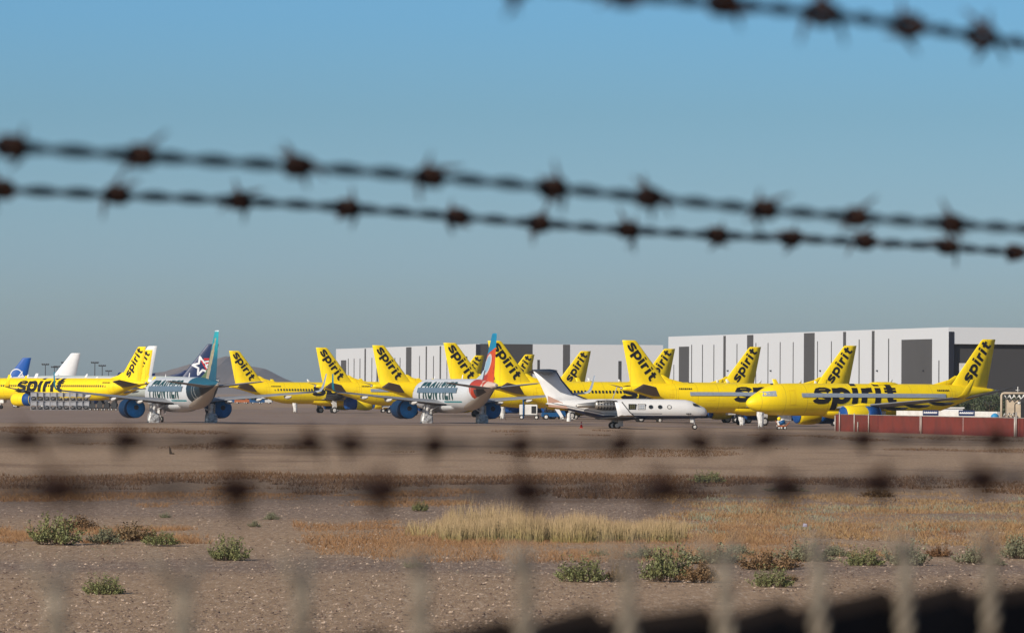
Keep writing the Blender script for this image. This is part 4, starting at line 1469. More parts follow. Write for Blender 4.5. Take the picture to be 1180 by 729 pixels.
# ------------------------------------------------------------------ red fence, its neighbours
def red_fence():
    pts = [(963, 690), (1012, 672), (1060, 655), (1110, 635), (1180, 611), (1260, 585)]
    base = [at(p, d) for p, d in pts]
    for b in base:
        b.z = gz(b.x, b.y)
    root = empty('screened_fence', base[0], 0, 'long red fabric-screened fence in front of the right-hand yellow airliner', 'fence')
    o = base[0]
    for a, b in zip(base[:-1], base[1:]):
        mb = MB()
        k = 12
        dirv = (b - a)
        nrm = Vector((-dirv.y, dirv.x, 0)).normalized()
        for i in range(k):
            pa, pb = a.lerp(b, i / k) - o, a.lerp(b, (i + 1) / k) - o
            oa = nrm * .05 * math.sin(i * 1.9)
            ob = nrm * .05 * math.sin((i + 1) * 1.9)
            mb.quad(pa + oa + Vector((0, 0, -.05)), pb + ob + Vector((0, 0, -.05)), pb + ob + Vector((0, 0, 2.02)), pa + oa + Vector((0, 0, 2.02)))
            mb.quad(pb + ob + nrm * .01 + Vector((0, 0, -.05)), pa + oa + nrm * .01 + Vector((0, 0, -.05)), pa + oa + nrm * .01 + Vector((0, 0, 2.02)), pb + ob + nrm * .01 + Vector((0, 0, 2.02)))
        mb.build('red_screen', M['fence_red'], root)
    # posts stand on the near side of the screen
    for px, h in ((962.5, 1.9), (967.5, 2.35), (984.5, 2.2), (988.6, 1.2), (1001, 2.25), (1061.5, 2.1), (1171, 2.7)):
        for (p0, d0), (p1, d1) in zip(pts[:-1], pts[1:]):
            if p0 - 1 <= px <= p1:
                d = d0 + (d1 - d0) * (px - p0) / (p1 - p0) - .6
        g = at(px, d) - o
        mb = MB()
        mb.tube([g + Vector((0, 0, -.1)), g + Vector((0, 0, h))], .075 if px < 1100 else .1, 8)
        mb.build('post', M['post'], root)
    mb = MB()
    mb.tube([b - o + Vector((0, 0, 2.06)) for b in base], .04, 6)
    mb.build('top_rail', M['post'], root)
    return root


red_fence()
# a lamp on a bent pole by the fence
g = at(1169.5, 612)
lp = empty('lamp_post', g, 0, 'dark bent lamp on a pale post in front of the tan pipe frame', 'lamp post')
mb = MB(); mb.tube([(0, 0, -.1), (0, 0, 2.2)], .10, 8); mb.build('post', M['post'], lp)
mb = MB(); mb.tube([(0, 0, 2.2), (0, 0, 3.5), (.04, 0, 3.62), (.14, 0, 3.66), (.35, 0, 3.68)], .06, 8)
mb.build('arm', M['machine'], lp)
mb = MB(); mb.tube([(.3, 0, 3.69), (.45, 0, 3.66), (.62, 0, 3.62)], [.09, .16, .12], 8); mb.build('lamp_head', M['offwhite'], lp)
# tan plant enclosure with pipes
g = at(1153, 650)
tk = empty('pipe_enclosure', g, 0, 'tan panel enclosure under a pale pipe frame at the right edge', 'enclosure')
mb = MB()
mb.tube([(.1, 0, -.1), (.1, 0, 4.5), (.2, 0, 4.68), (.4, 0, 4.75), (5.2, 0, 4.75)], .13, 8)
mb.tube([(5.2, 0, 4.75), (5.2, 0, -.1)], .13, 8)
mb.build('pipe_frame', M['tan'], tk)
mb = MB(); mb.box((.75, .3, -.1), (2.35, 1.8, 4.0)); mb.build('panel', M['tan'], tk)
mb = MB(); mb.box((2.4, .2, -.1), (4.8, 2.2, 3.7)); mb.build('dark_tank', M['machine'], tk)
for k in range(6):
    mb = MB()
    x = .45 + k * .55
    mb.tube([(x, -.15, 4.55), (x + .2, -.2, 4.1), (x + .5, -.15, 4.35), (x + .55, -.15, 4.6)], .09, 6)
    mb.build('pipe_bend', M['offwhite'] if k % 2 else M['metal'], tk)
mb = MB(); mb.tube([(2.0, .2, 4.8), (2.0, .2, 5.5)], .05, 6); mb.tube([(1.75, .2, 5.1), (2.25, .2, 5.1)], .035, 6)
mb.build('mast', M['offwhite'], tk)
mb = MB()
for k in range(5):
    mb.tube([(.3 + .25 * k, -.3, 2.0 + .3 * (k % 2)), (.5 + .25 * k, -.3, 2.5 - .2 * (k % 2))], .09, 6)
mb.build('valve', M['metal'], tk)
# blue covered drum
g = at(1146.5, 648)
dr = empty('covered_drum', g, 0, 'round blue covered drum behind the fence beside the tan enclosure', 'drum')
mb = MB(); mb.tube([(0, 0, -.05), (0, 0, 1.5)], .3, 14); mb.build('barrel', M['metal'], dr)
mb = MB()
mb.loft([[(r * math.cos(2 * math.pi * j / 14), r * math.sin(2 * math.pi * j / 14), z) for j in range(14)] for r, z in ((.3, 1.45), (.45, 1.6), (.5, 1.95), (.4, 2.25), (.2, 2.4), (.03, 2.45))])
mb.build('blue_cover', paint('sky_blue_cover', (.03, .24, .48), .5), dr)
# low white wall with two navy sign boards, illegible script on them
a, b = at(1033, 712), at(1149, 690)
ww = empty('barrier_wall', a, 0, 'low white barrier wall with two navy sign boards behind the red fence', 'wall')
ax = (b - a); ln = ax.length; ax.normalize(); ay = Vector((-ax.y, ax.x, 0)); fr = (Vector((0, 0, 0)), ax, ay, Vector((0, 0, 1)))
mb = MB()
mb.box((0, 0, -.4), (ln, .4, 2.5), 0, fr)
mb.build('wall', M['offwhite'], ww)
for p0, p1 in ((1064.5, 1082.5), (1106, 1124)):
    s0, s1 = (p0 - 1033) / 116 * ln, (p1 - 1033) / 116 * ln
    mb = MB()
    mb.box((s0, -.06, 1.95), (s1, -.003, 2.62), 0, fr)
    sg = mb.build('sign_board', M['navy'], ww)
    mb = MB()
    x = s0 + .25
    k = 0
    while x < s1 - .3:
        w_ = .07 + .05 * ((k * 7) % 3)
        mb.box((x, -.09, 2.2), (x + w_, -.063, 2.32 + .06 * ((k * 5) % 3)), 0, fr)
        x += w_ + .05
        k += 1
    mb.build('script_mark', M['white'], sg)
# shed and trees behind the tail of the right-hand jet
g = at(1083, 830)
sh = empty('white_shed', g, 0, 'small white shed with flat roof behind the barrier wall', 'shed')
mb = MB(); mb.box((0, 0, -.5), (3.4, 3, 2.5)); mb.build('wall', M['white'], sh)
mb = MB(); mb.box((-.2, -.2, 2.503), (3.6, 3.2, 2.7)); mb.build('roof', M['offwhite'], sh)
mb = MB(); mb.box((2.2, -.05, -.5), (2.9, -.003, 1.7)); mb.build('door', M['darkgrey'], sh)
tr = random.Random(3)
for i, (px, D, w, h, lab) in enumerate(((1104, 900, 4.2, 3.9, 'dark green tree left in the row behind the tail of the right-hand yellow jet'),
                                        (1122, 930, 5.0, 4.9, 'dark green tree just right of a white post behind the yellow tail'),
                                        (1140, 915, 4.6, 4.6, 'dark green tree in front of the charcoal hangar, beside the tan enclosure'),
                                        (1160, 940, 5.2, 4.4, 'dark green tree half hidden behind the tan enclosure'))):
    g = at(px, D)
    root = empty('tree', g, 0, lab, 'tree', 'trees behind the red fence')
    mb = MB()
    mb.tube([(0, 0, -.3), (.05, 0, h * .3), (.0, .1, h * .7)], [.16, .12, .04], 7)
    for k in range(6):
        a = k * 1.05
        mb.tube([(.02, 0, h * .25), (math.cos(a) * w * .2, math.sin(a) * w * .2, h * .5), (math.cos(a) * w * .38, math.sin(a) * w * .38, h * .72)], [.08, .05, .02], 5)
    mb.build('trunk', M['twig'], root)
    mb = MB()
    cl = [(tr.uniform(-.5, .5) * w, tr.uniform(-.4, .4) * w, h * tr.uniform(.3, .92), tr.uniform(.35, .8)) for _ in range(26)]
    for cx, cy, cz, r in cl:
        for _ in range(70):
            v = Vector((tr.gauss(0, 1), tr.gauss(0, 1), tr.gauss(0, .8))).normalized() * r * tr.uniform(.5, 1.05)
            q = Vector((cx, cy, cz)) + v
            u = Vector((tr.gauss(0, 1), tr.gauss(0, 1), tr.gauss(0, 1))).normalized() * .16
            w2 = Vector((tr.gauss(0, 1), tr.gauss(0, 1), tr.gauss(0, 1))).normalized() * .10
            mb.quad(q, q + u + w2, q + u * 2, q + u - w2)
    mb.build('crown', M['leaf_tree'], root)


# ------------------------------------------------------------------ grey cage crates and dark trolleys at the far left
def crate_mesh():
    root = empty('cage_crate', (0, 0, 0))
    w, d, h = 1.16, 1.1, 1.62
    mb = MB()
    t = .055
    for x in (0, w - t):
        for y in (0, d - t):
            mb.box((x, y, 0), (x + t, y + t, h))
    for z in (0.02, h * .5, h - t - .003):
        for y in (0.003, d - t + .003):
            mb.box((t, y, z), (w - t, y + t - .006, z + t))
        for x in (.003, w - t + .003):
            mb.box((x, t, z), (x + t - .006, d - t, z + t))
    mb.tube([(t, .02, .1), (w - t, .02, h * .5)], .03, 4)
    mb.tube([(w - t, .02, .1), (t, .02, h * .5)], .03, 4)
    mb.build('frame', M['crate'], root)
    mb = MB()
    mb.box((.08, .07, h * .53), (w - .08, d - .08, h - .09))
    mb.build('panel', M['crate'], root)
    mb = MB()
    mb.box((.2, .2, .09), (w - .2, d - .2, h * .38))
    mb.build('load', M['machine'], root)
    return root


ordw = ('first', 'second', 'third', 'fourth', 'fifth', 'sixth', 'seventh', 'eighth', 'ninth')
proto = crate_mesh()
first = True
for i in range(9):
    px = 38.5 + i * 7.55
    for lv, word in ((0, 'lower'), (1, 'upper')):
        o = proto if first else copy_tree(proto)
        first = False
        g = at(px - 3.6, 1022 + (i % 3) * .3)
        o.location = g + Vector((0, 0, 1.35 + .0 + lv * 1.56))
        o.location.z = g.z + lv * 1.63
        o.rotation_euler = (0, 0, random.uniform(-.05, .05))
        o.scale = (1.0, 1.0, 1.0)
        tag(o, f'{word} grey cage crate of the {ordw[i]} stack from the left below the yellow jet', 'crate', 'grey cage crates stacked below the far left jet')
for i in range(4):
    g = at(103 + i * 8.2, 1020)
    root = empty('dark_trolley', g, random.uniform(-.2, .2), f'dark equipment trolley, {ordw[i]} to the right of the grey cage crates', 'trolley', 'dark trolleys beside the crates')
    mb = MB(); mb.box((0, 0, .35), (1.1, 1.5, .5)); mb.build('deck', M['machine'], root)
    mb = MB(); mb.box((.08, .2, .503), (1.0, 1.3, 1.2 + .25 * (i % 2))); mb.box((.3, .3, 1.2), (.8, 1.1, 1.75)); mb.build('load', M['darkgrey'], root)
    for x in (.15, .95):
        for y in (.2, 1.3):
            wheel('wheel', (x, y, .2), .2, .12, root)
    mb = MB(); mb.tube([(1.1, .75, .42), (1.5, .75, .75)], .04, 6); mb.build('tow_bar', M['metal'], root)


# ------------------------------------------------------------------ apron equipment
def cart(px, D, label, body, size, post=None, group=None, name='equipment_cart'):
    g = at(px, D)
    root = empty(name, g, random.uniform(-.1, .1), label, 'cart', group)
    L_, W_, H_ = size
    mb = MB(); mb.box((0, 0, .55), (L_, W_, .72)); mb.tube([(L_, W_ / 2, .6), (L_ + .7, W_ / 2, .45)], .05, 6); mb.build('chassis', M['machine'], root)
    mb = MB()
    mb.loft([[(x0, y0, z) for x0, y0 in ((i_, i_), (L_ * .92 - i_, i_), (L_ * .92 - i_, W_ - i_), (i_, W_ - i_))] for z, i_ in ((.723, .02), (H_ - .1, .0), (H_, .08))], smooth=False)
    mb.build('body', body, root)
    mb = MB(); mb.box((L_ * .62, -.03, .95), (L_ * .86, -.003, H_ - .25)); mb.build('vent_panel', M['machine'], root)
    for x in (.35, L_ - .35):
        for y in (.05, W_ - .05):
            wheel('wheel', (x, y, .33), .33, .2, root)
    if post:
        mb = MB(); mb.tube([(.62, -.12, .15), (.62, -.12, H_ + .55)], .11, 8); mb.tube([(.62, -.12, H_ + .5), (.62, -.12, H_ + .8)], .15, 8)
        mb.build('post', post, root)
    return root


cart(598.5, 870, 'white box cart with a blue post, just left of the business jet tail', M['offwhite'], (3.0, 1.6, 2.3), M['bluegear'])
# tow tractor
g = at(625, 866)
tt = empty('tow_tractor', g, .1, 'blue tow tractor parked behind the tail of the business jet', 'tractor')
mb = MB(); mb.box((0, 0, .45), (3.6, 1.7, 1.1)); mb.box((2.2, .1, 1.103), (3.5, 1.6, 1.35)); mb.build('body', M['bluegear'], tt)
mb = MB()
for x, y in ((.5, .15), (2.0, .15), (.5, 1.55), (2.0, 1.55)):
    mb.tube([(x, y, 1.1), (x, y, 2.1)], .05, 6)
mb.box((.35, .0, 2.1), (2.15, 1.7, 2.2)); mb.build('cab_frame', M['darkgrey'], tt)
mb = MB(); mb.box((.7, .4, 1.103), (1.2, 1.3, 1.45)); mb.box((.6, .4, 1.1), (.75, 1.3, 1.9)); mb.build('seat', M['machine'], tt)
for x in (.6, 3.0):
    for y in (.05, 1.65):
        wheel('wheel', (x, y, .42), .42, .28, tt)
# odds and ends beside it
g = at(645, 850)
cc = empty('towing_stand', g, 0, 'white tail stand with a sloping panel beside the blue tractor', 'stand')
mb = MB(); mb.box((.0, 0, .1), (2.4, .9, .25)); mb.build('base', M['metal'], cc)
mb = MB(); mb.quad((-.9, .2, 1.9), (.1, .2, .5), (.6, .2, .5), (-.2, .2, 1.9)); mb.quad((-.9, .3, 1.9), (-.2, .3, 1.9), (.6, .3, .5), (.1, .3, .5)); mb.quad((-.9, .2, 1.9), (-.2, .2, 1.9), (-.2, .3, 1.9), (-.9, .3, 1.9)); mb.build('panel', M['white'], cc)
for x in (.5, 1.9):
    wheel('wheel', (x, .4, .25), .25, .16, cc)
g = at(655.5, 815)
cn = empty('wrapped_stand', g, 0, 'white wrapped stand behind the belly of the business jet', 'stand')
mb = MB(); mb.tube([(0, 0, 0), (0, 0, .6), (.05, 0, 1.1), (0, 0, 1.3)], [.32, .26, .3, .1], 9, smooth=False); mb.build('wrap', M['wrap'], cn)
mb = MB(); mb.tube([(0, 0, 1.25), (0, 0, 1.6)], .06, 6); mb.build('rod', M['metal'], cn)
# red cone
g = at(670, 668)
co = empty('traffic_cone', g, 0, 'red traffic cone on the apron edge left of the business jet wheels', 'cone')
mb = MB(); mb.box((-.22, -.22, 0), (.22, .22, .04)); mb.tube([(0, 0, .043), (0, 0, .75)], [.16, .04], 12); mb.build('cone', M['red'], co)
mb = MB(); mb.tube([(0, 0, .42), (0, 0, .54)], [.108, .088], 12); mb.build('band', M['offwhite'], co)
# tow cart by the nose of the right-hand jet
g = at(897, 700)
nc = empty('tow_cart', g, .1, 'small blue and yellow cart beside the nose wheel of the right-hand yellow jet', 'cart')
mb = MB(); mb.box((0, 0, .35), (1.0, .8, .55)); mb.tube([(1.0, .4, .45), (1.5, .4, .95)], .06, 6); mb.tube([(0, .4, .45), (-.3, .4, 1.2)], .04, 6); mb.build('frame', M['orange'], nc)
mb = MB(); mb.tube([(.2, .4, .75), (.85, .4, 1.0)], .28, 10); mb.build('tank', M['bluegear'], nc)
mb = MB(); mb.loft([[(.15 + r * math.cos(2 * math.pi * j / 12), .35 + r * math.sin(2 * math.pi * j / 12), z) for j in range(12)] for r, z in ((.1, 1.12), (.22, 1.22), (.25, 1.38), (.16, 1.54), (.02, 1.6))]); mb.build('bottle', M['yellow'], nc)
for y in (.0, .8):
    wheel('wheel', (.1, y, .22), .22, .12, nc)
    wheel('wheel', (.85, y, .22), .22, .12, nc)
# tail props, wrapped in white, under two yellow jets
for px, D, h, lab in ((340, 1072, 1.9, 'white wrapped jack stand under the belly of the yellow jet before the hills'),
                      (579, 845, 2.0, 'white wrapped jack stand under the yellow jet right of the red-finned jet'),
                      (876.5, 712, 2.1, 'white wrapped jack stand under the nose of the fence-side yellow jet'),
                      (855, 770, 1.2, 'white wrapped block beside a dark wheel under the taped yellow jet')):
    g = at(px, D)
    js = empty('jack_stand', g, 0, lab, 'jack stand', 'wrapped jack stands under the aircraft')
    mb = MB()
    for k in range(3):
        a = k * 2.09
        mb.tube([(math.cos(a) * .55, math.sin(a) * .55, 0), (0, 0, h * .55)], .07, 6)
    mb.build('tripod', M['metal'], js)
    mb = MB()
    mb.tube([(0, 0, h * .12), (.05, 0, h * .45), (-.05, 0, h * .8), (0, 0, h)], [.3, .38, .45, .5], 9, smooth=False)
    mb.build('wrap', M['wrap'], js)
# vehicles far behind, between the tails
M['truck_w'] = paint('white_vehicle_paint', (.5, .5, .5), .4)
veh = ((270, 1860, M['bluegear'], 'blue van far behind, seen under the right wing of the teal-finned jet'),
       (279, 1850, M['orange'], 'orange van far behind, under the right wing of the teal-finned jet'),
       (287, 1870, M['machine'], 'black van far behind, beside the orange one'),
       (296, 1845, M['bluegear'], 'blue van far behind, left of the belly of the yellow jet by the hills'),
       (305, 1860, M['truck_w'], 'white van far behind, below the tail of the yellow jet by the hills'),
       (262, 1865, M['truck_w'], 'white van far behind, next to the tail end of the teal-finned jet'))
for px, D, mt, lab in veh:
    g = at(px, D)
    root = empty('parked_van', g, R(90 * 0) + random.uniform(-.3, .3), lab, 'van', 'vans parked far behind the aircraft')
    mb = MB()
    sec = [(-1.0, .45), (-1.0, 1.15), (-.92, 1.9), (-.75, 2.05), (.75, 2.05), (.92, 1.9), (1.0, 1.15), (1.0, .45)]
    mb.loft([[(x * 1.0, y * k, .45 + (z - .45) * h_) for y, z in sec] for x, k, h_ in ((-2.4, .92, .95), (-2.3, 1, 1), (1.3, 1, 1), (1.9, .95, .62), (2.5, .9, .5), (2.55, .85, .3))], smooth=False)
    mb.build('body', mt, root)
    mb = MB()
    for sd in (-1, 1):
        mb.box((-2.1, sd * 1.0 - .02, 1.25), (1.2, sd * 1.0 + .02, 1.75))
    mb.build('window', M['glass'], root)
    for x in (-1.5, 1.6):
        for y in (-.85, .85):
            wheel('wheel', (x, y, .34), .34, .22, root)
# tall apron light masts far left
for px, D, ytop, lab in ((52, 1500, 420.5, 'thin light mast just left of the plain white tail'), (62.5, 1620, 423.5, 'short light mast, left of a close pair near the white tail'), (65.5, 1640, 423.0, 'short light mast, right of a close pair near the white tail'),
                         (74.5, 1500, 418.5, 'light mast right beside the front edge of the plain white tail'), (109, 1450, 418.5, 'tallest light mast between the white tail and the yellow tail'), (117.5, 1520, 422.0, 'wide-armed light mast left of the yellow tail'), (125, 1700, 428, 'shortest light mast just left of the yellow tail')):
    g = at(px, D)
    h = z_of(ytop, px, D)
    root = empty('light_mast', g, 0, lab, 'light mast', 'light masts at the far left')
    mb = MB(); mb.tube([(0, 0, -.2), (0, 0, h)], [.16, .10], 8); mb.build('pole', M['darkgrey'], root)
    mb = MB(); mb.box((-.95, -.1, h), (.95, .1, h + .14)); mb.build('crossarm', M['darkgrey'], root)
    for x in (-.8, -.28, .28, .8):
        mb = MB(); mb.box((x - .2, -.3, h + .143), (x + .2, .15, h + .42)); mb.build('floodlight', M['darkgrey'], root)
# a dark stake in the bare soil
p = P(196, 524.5, 370)
sk = empty('wooden_stake', (p.x, 370, gz(p.x, 370) - .05), 0, 'short dark leaning stake standing in the pale soil at the left', 'stake')
mb = MB(); mb.tube([(.05, 0, 0), (0, 0, .3), (-.05, 0, .58)], [.11, .085, .02], 6, smooth=False); mb.tube([(.05, 0, .02), (.2, .1, .1), (.3, .1, .06)], [.06, .05, .01], 5, smooth=False)
mb.build('post', M['wood'], sk)
# a scrap of pale litter caught in the grass
p = P(925, 618, 172)
lt = MB()
lt.quad((0, 0, .02), (.32, .05, .0), (.36, .02, .24), (.05, .06, .3)); lt.quad((.05, .06, .3), (.36, .02, .24), (.3, .2, .2), (.08, .22, .22)); lt.quad((.32, .05, 0), (.4, .25, .02), (.3, .2, .2), (.36, .02, .24))
lo = lt.build('litter_scrap', paint('lilac_plastic', (.30, .28, .36), .6))
lo.scale = (.38,) * 3
lo.location = (p.x, 172, gz(p.x, 172) + .12)
tag(lo, 'pale lilac scrap of plastic caught in the golden grass', 'litter')

# ------------------------------------------------------------------ hills
mt, t, b = nt('bare_hill_rock')
pos = nd(t, 'ShaderNodeNewGeometry').outputs['Position']
n = noise_n(t, pos, .004, 6, .65)
t.links.new(mix(t, n, (.11, .085, .075), (.24, .19, .165)), b.inputs['Base Color'])
b.inputs['Roughness'].default_value = .95


def hill_range(pts, D, depth):
    mb = MB()
    k = 64
    x0, x1 = pts[0][0], pts[-1][0]
    rows_ = 12
    for r in range(rows_ + 1):
        v = r / rows_
        for i in range(k + 1):
            px = x0 + (x1 - x0) * i / k
            for (a, ya), (c, yc) in zip(pts[:-1], pts[1:]):
                if a <= px <= c:
                    yy = ya + (yc - ya) * (px - a) / (c - a)
            p = P(px, yy, D)
            h = max(0, p.z)
            prof = math.sin(math.pi * v) ** .8
            x = (px - CX) / F_PX * D
            nn = noise.noise(Vector((x * .006, v * 5, 1.3))) * .22 + noise.noise(Vector((x * .02, v * 13, 4))) * .10
            mb.v.append((x, D - depth / 2 + depth * v, -4 + (h + 4) * max(0, prof * (1 + nn * (1 - abs(2 * v - 1)) * 1.0))))
    for r in range(rows_):
        for i in range(k):
            a = r * (k + 1) + i
            mb.face((a, a + 1, a + k + 2, a + k + 1), 0, False)
    o = mb.build('hills', mt)
    tag(o, kind='structure')


hill_range([(120, 449), (160, 436), (176, 431), (190, 430), (205, 426), (218, 421), (230, 420), (245, 419), (258, 416), (264, 415), (272, 418), (284, 423), (296, 424), (306, 426), (316, 431), (326, 436), (338, 441), (360, 447), (420, 450)], 8200, 1500)
hill_range([(-200, 450), (-60, 446), (20, 445), (60, 447), (130, 446), (200, 448), (330, 446), (400, 449), (520, 450)], 9600, 800)


# ------------------------------------------------------------------ the two fences at the camera
def line_pts(px0, y0, d0, px1, y1, d1):
    return P(px0, y0, d0), P(px1, y1, d1)


def twisted_wire(name, A, B, sag, parent, origin, r=.0019, pitch=.085):
    """two strands wound round each other from A to B, slightly sagging"""
    mb = MB()
    ln = (B - A).length
    n = int(ln / .0085)
    ax = (B - A).normalized()
    u = ax.cross(Vector((0, 0, 1))).normalized()
    w = u.cross(ax)
    for ph in (0, math.pi):
        pts = []
        for i in range(n + 1):
            s = i / n
            c = A.lerp(B, s) - Vector((0, 0, sag * 4 * s * (1 - s))) + w * .0016 * math.sin(s * ln * 7.0) - origin
            a = 2 * math.pi * s * ln / pitch + ph
            pts.append(c + (u * math.cos(a) + w * math.sin(a)) * r * 1.02)
        mb.tube(pts, r, 5)
    return mb.build(name, M['wire'], parent)


def barb_mesh(seed, size):
    rnd = random.Random(seed)
    mb = MB()
    for k in range(2):
        pts = []
        a0 = rnd.uniform(0, 6.28)
        sg = 1 if k == 0 else -1
        d0 = Vector((sg * rnd.uniform(.25, .6), math.cos(a0), math.sin(a0))).normalized()
        off = -.006 + .0075 * k
        coil = []
        for i in range(26):
            a = a0 + i * 2 * math.pi / 12
            coil.append(Vector((off + .0062 * i / 26, .0056 * math.cos(a), .0056 * math.sin(a))))
        tan0 = Vector((-.25, math.sin(a0), -math.cos(a0))).normalized()
        a1 = a0 + 25 * 2 * math.pi / 12
        tan1 = Vector((.25, -math.sin(a1), math.cos(a1))).normalized()
        pts = [coil[0] + tan0 * size * rnd.uniform(.85, 1.15), coil[0] + tan0 * size * .5] + coil + [coil[-1] + tan1 * size * .5, coil[-1] + tan1 * size * rnd.uniform(.85, 1.15)]
        rad = [.0006, .0016] + [.0019] * len(coil) + [.0016, .0006]
        mb.tube(pts, rad, 5)
    o = mb.build('barb', M['rust'])
    me = o.data
    bpy.data.objects.remove(o)
    return me


BARBS = [barb_mesh(s, .0165) for s in range(7)]


def strand(parent, origin, pA, pB, barbs_px, ext0, ext1, pxA, pxB, sag=.004, size=1.0, r=.0020):
    """a barbed strand through two points of sight, carried on beyond them; barbs where the photograph shows them, then at the same spacing"""
    d = pB - pA
    A, B = pA - d * ext0, pB + d * ext1
    w = twisted_wire('barbed_wire', A, B, sag, parent, origin, r)
    ln = (B - A).length
    # parameter of a column of the photograph along the strand
    def par(px):
        k = P(px, HORIZON, 1.0).x
        # (A.x + s dx) = k (A.y + s dy)
        D_ = B - A
        return (k * A.y - A.x) / (D_.x - k * D_.y)
    ss = [par(p) for p in barbs_px]
    step = sum(b - a for a, b in zip(ss[:-1], ss[1:])) / (len(ss) - 1)
    s = ss[0] - step
    while s > 0.01:
        ss.insert(0, s); s -= step
    s = ss[-1] + step
    while s < .99:
        ss.append(s); s += step
    rnd = random.Random(len(ss) * 13 + int(pxA))
    for s in ss:
        c = A.lerp(B, s) - Vector((0, 0, sag * 4 * s * (1 - s))) + Vector((0, 0, .0016 * math.sin(s * ln * 7.0)))
        o = bpy.data.objects.new('barb', rnd.choice(BARBS))
        COL.objects.link(o)
        o.parent = w
        ax = d.normalized()
        q = ax.to_track_quat('X', 'Z')
        o.rotation_mode = 'QUATERNION'
        from mathutils import Quaternion
        o.rotation_quaternion = q @ Quaternion((1, 0, 0), rnd.uniform(0, 6.28))
        o.location = c - origin
        o.scale = (size,) * 3
    return w, A, B


# outer fence: strands only, seen against the sky
w2a, w2b = line_pts(10, 163, 3.26, 1095, 257, 4.07)
w3a, w3b = line_pts(0, 213, 3.93, 1168, 291, 5.07)
w2b.z = w2a.z = (w2a.z + w2b.z) / 2 if False else w2a.z
w2a, w2b = line_pts(10, 163, 3.26, 1095, 254, 4.07)
w3a, w3b = line_pts(0, 214, 3.93, 1168, 289, 5.07)
dirn = (w2b - w2a).normalized()
org = Vector((w2a.x, w2a.y, 2.4)) - Vector((dirn.x, dirn.y, 0)) * 1.6
of = empty('barbed_wire_fence', org, 0, 'outer barbed wire fence, two strands crossing close together against the sky', 'barbed wire fence', 'barbed wire fences at the camera')
strand(of, org, w2a, w2b, [10, 160, 340, 495, 635, 745, 880, 985, 1095], 1.6, 5.2, 10, 1095, .002)
strand(of, org, w3a, w3b, [133, 275, 398, 525, 620, 722, 825, 910, 995, 1090, 1168], 1.2, 4.0, 0, 1168, .002)
for z in (3.55, 3.1, 2.75):
    A = Vector((w2a.x, w2a.y, z)) - Vector((dirn.x, dirn.y, 0)) * 1.65
    B = Vector((w2b.x, w2b.y, z)) + Vector((dirn.x, dirn.y, 0)) * 5.2
    w = twisted_wire('barbed_wire', A, B, .004, of, org)
nrm = Vector((-dirn.y, dirn.x, 0)).normalized()
for s in (-1.45, 2.8, 5.9):
    c = (w2a if s < 0 else w2b) + Vector((dirn.x, dirn.y, 0)) * (s if s < 0 else s - 1.0)
    mb = MB()
    mb.tube([Vector((c.x, c.y, 2.3)) - org, Vector((c.x, c.y, 4.42)) - org], .024, 10)
    mb.build('post', M['zinc'], of)
    mb = MB()
    mb.tube([Vector((c.x, c.y, 4.20)) - org, Vector((c.x, c.y, 4.29)) + nrm * .5 - org], .016, 8)
    mb.build('arm', M['zinc'], of)

# near fence: chain link with a dark screen, three strands on its arms
t0, t1 = P(62, 662, 2.2), P(1140, 629, 2.82)
zt = (t0.z + t1.z) / 2
fd = Vector((t1.x - t0.x, t1.y - t0.y, 0))
flen = fd.length
fd.normalize()
fn_ = Vector((-fd.y, fd.x, 0))
step = flen / 9
org2 = Vector((t0.x, t0.y, 2.4)) - fd * 1.0
cf = empty('chain_link_fence', org2, 0, 'near chain link fence with twisted wire tips and a black screen along the bottom edge', 'chain link fence', 'barbed wire fences at the camera')
strand(cf, org2, *line_pts(65, 563, 1.86, 1130, 546, 2.48), [65, 270, 440, 605, 765, 905, 1010, 1130], 1.6, 5.5, 65, 1130, .003, .74, .0014)
strand(cf, org2, *line_pts(20, 504, 2.6, 1150, 503, 3.3), [30, 147, 262, 355, 404, 500, 600, 715, 805, 880, 995, 1147], 1.4, 4.6, 20, 1150, .003, .66, .0013)
strand(cf, org2, *line_pts(710, -11, 2.71, 1129, 42, 3.2), [718, 830, 945, 1045, 1129], 3.2, 3.4, 710, 1129, .0, 1.0, .0019)
n0, n1 = -18, 66
mb = MB()
half = step / 2
nz = 30
rw = .0024
base_z = zt - .044
for i in range(n0, n1):
    # one zigzag picket, its two ends twisted with its neighbour's into a tip
    pts = []
    for k in range(nz):
        side = k % 2
        x = i * step + (half if side else 0) + (0 if side == 0 else 0)
        c = t0 + fd * (i * step + side * half)
        pts.append(Vector((c.x, c.y, base_z - k * half * 1.05)) + fn_ * (.0016 if side else -.0016) - org2)
    mb.tube(pts, rw, 4, smooth=False)
    pts2 = []
    for k in range(nz):
        side = k % 2
        c = t0 + fd * (i * step - side * half)
        pts2.append(Vector((c.x, c.y, base_z - k * half * 1.05)) + fn_ * (-.0016 if side else .0016) - org2)
    mb.tube(pts2, rw, 4, smooth=False)
mb.build('wire_mesh', M['zinc'], cf)
rnd = random.Random(11)
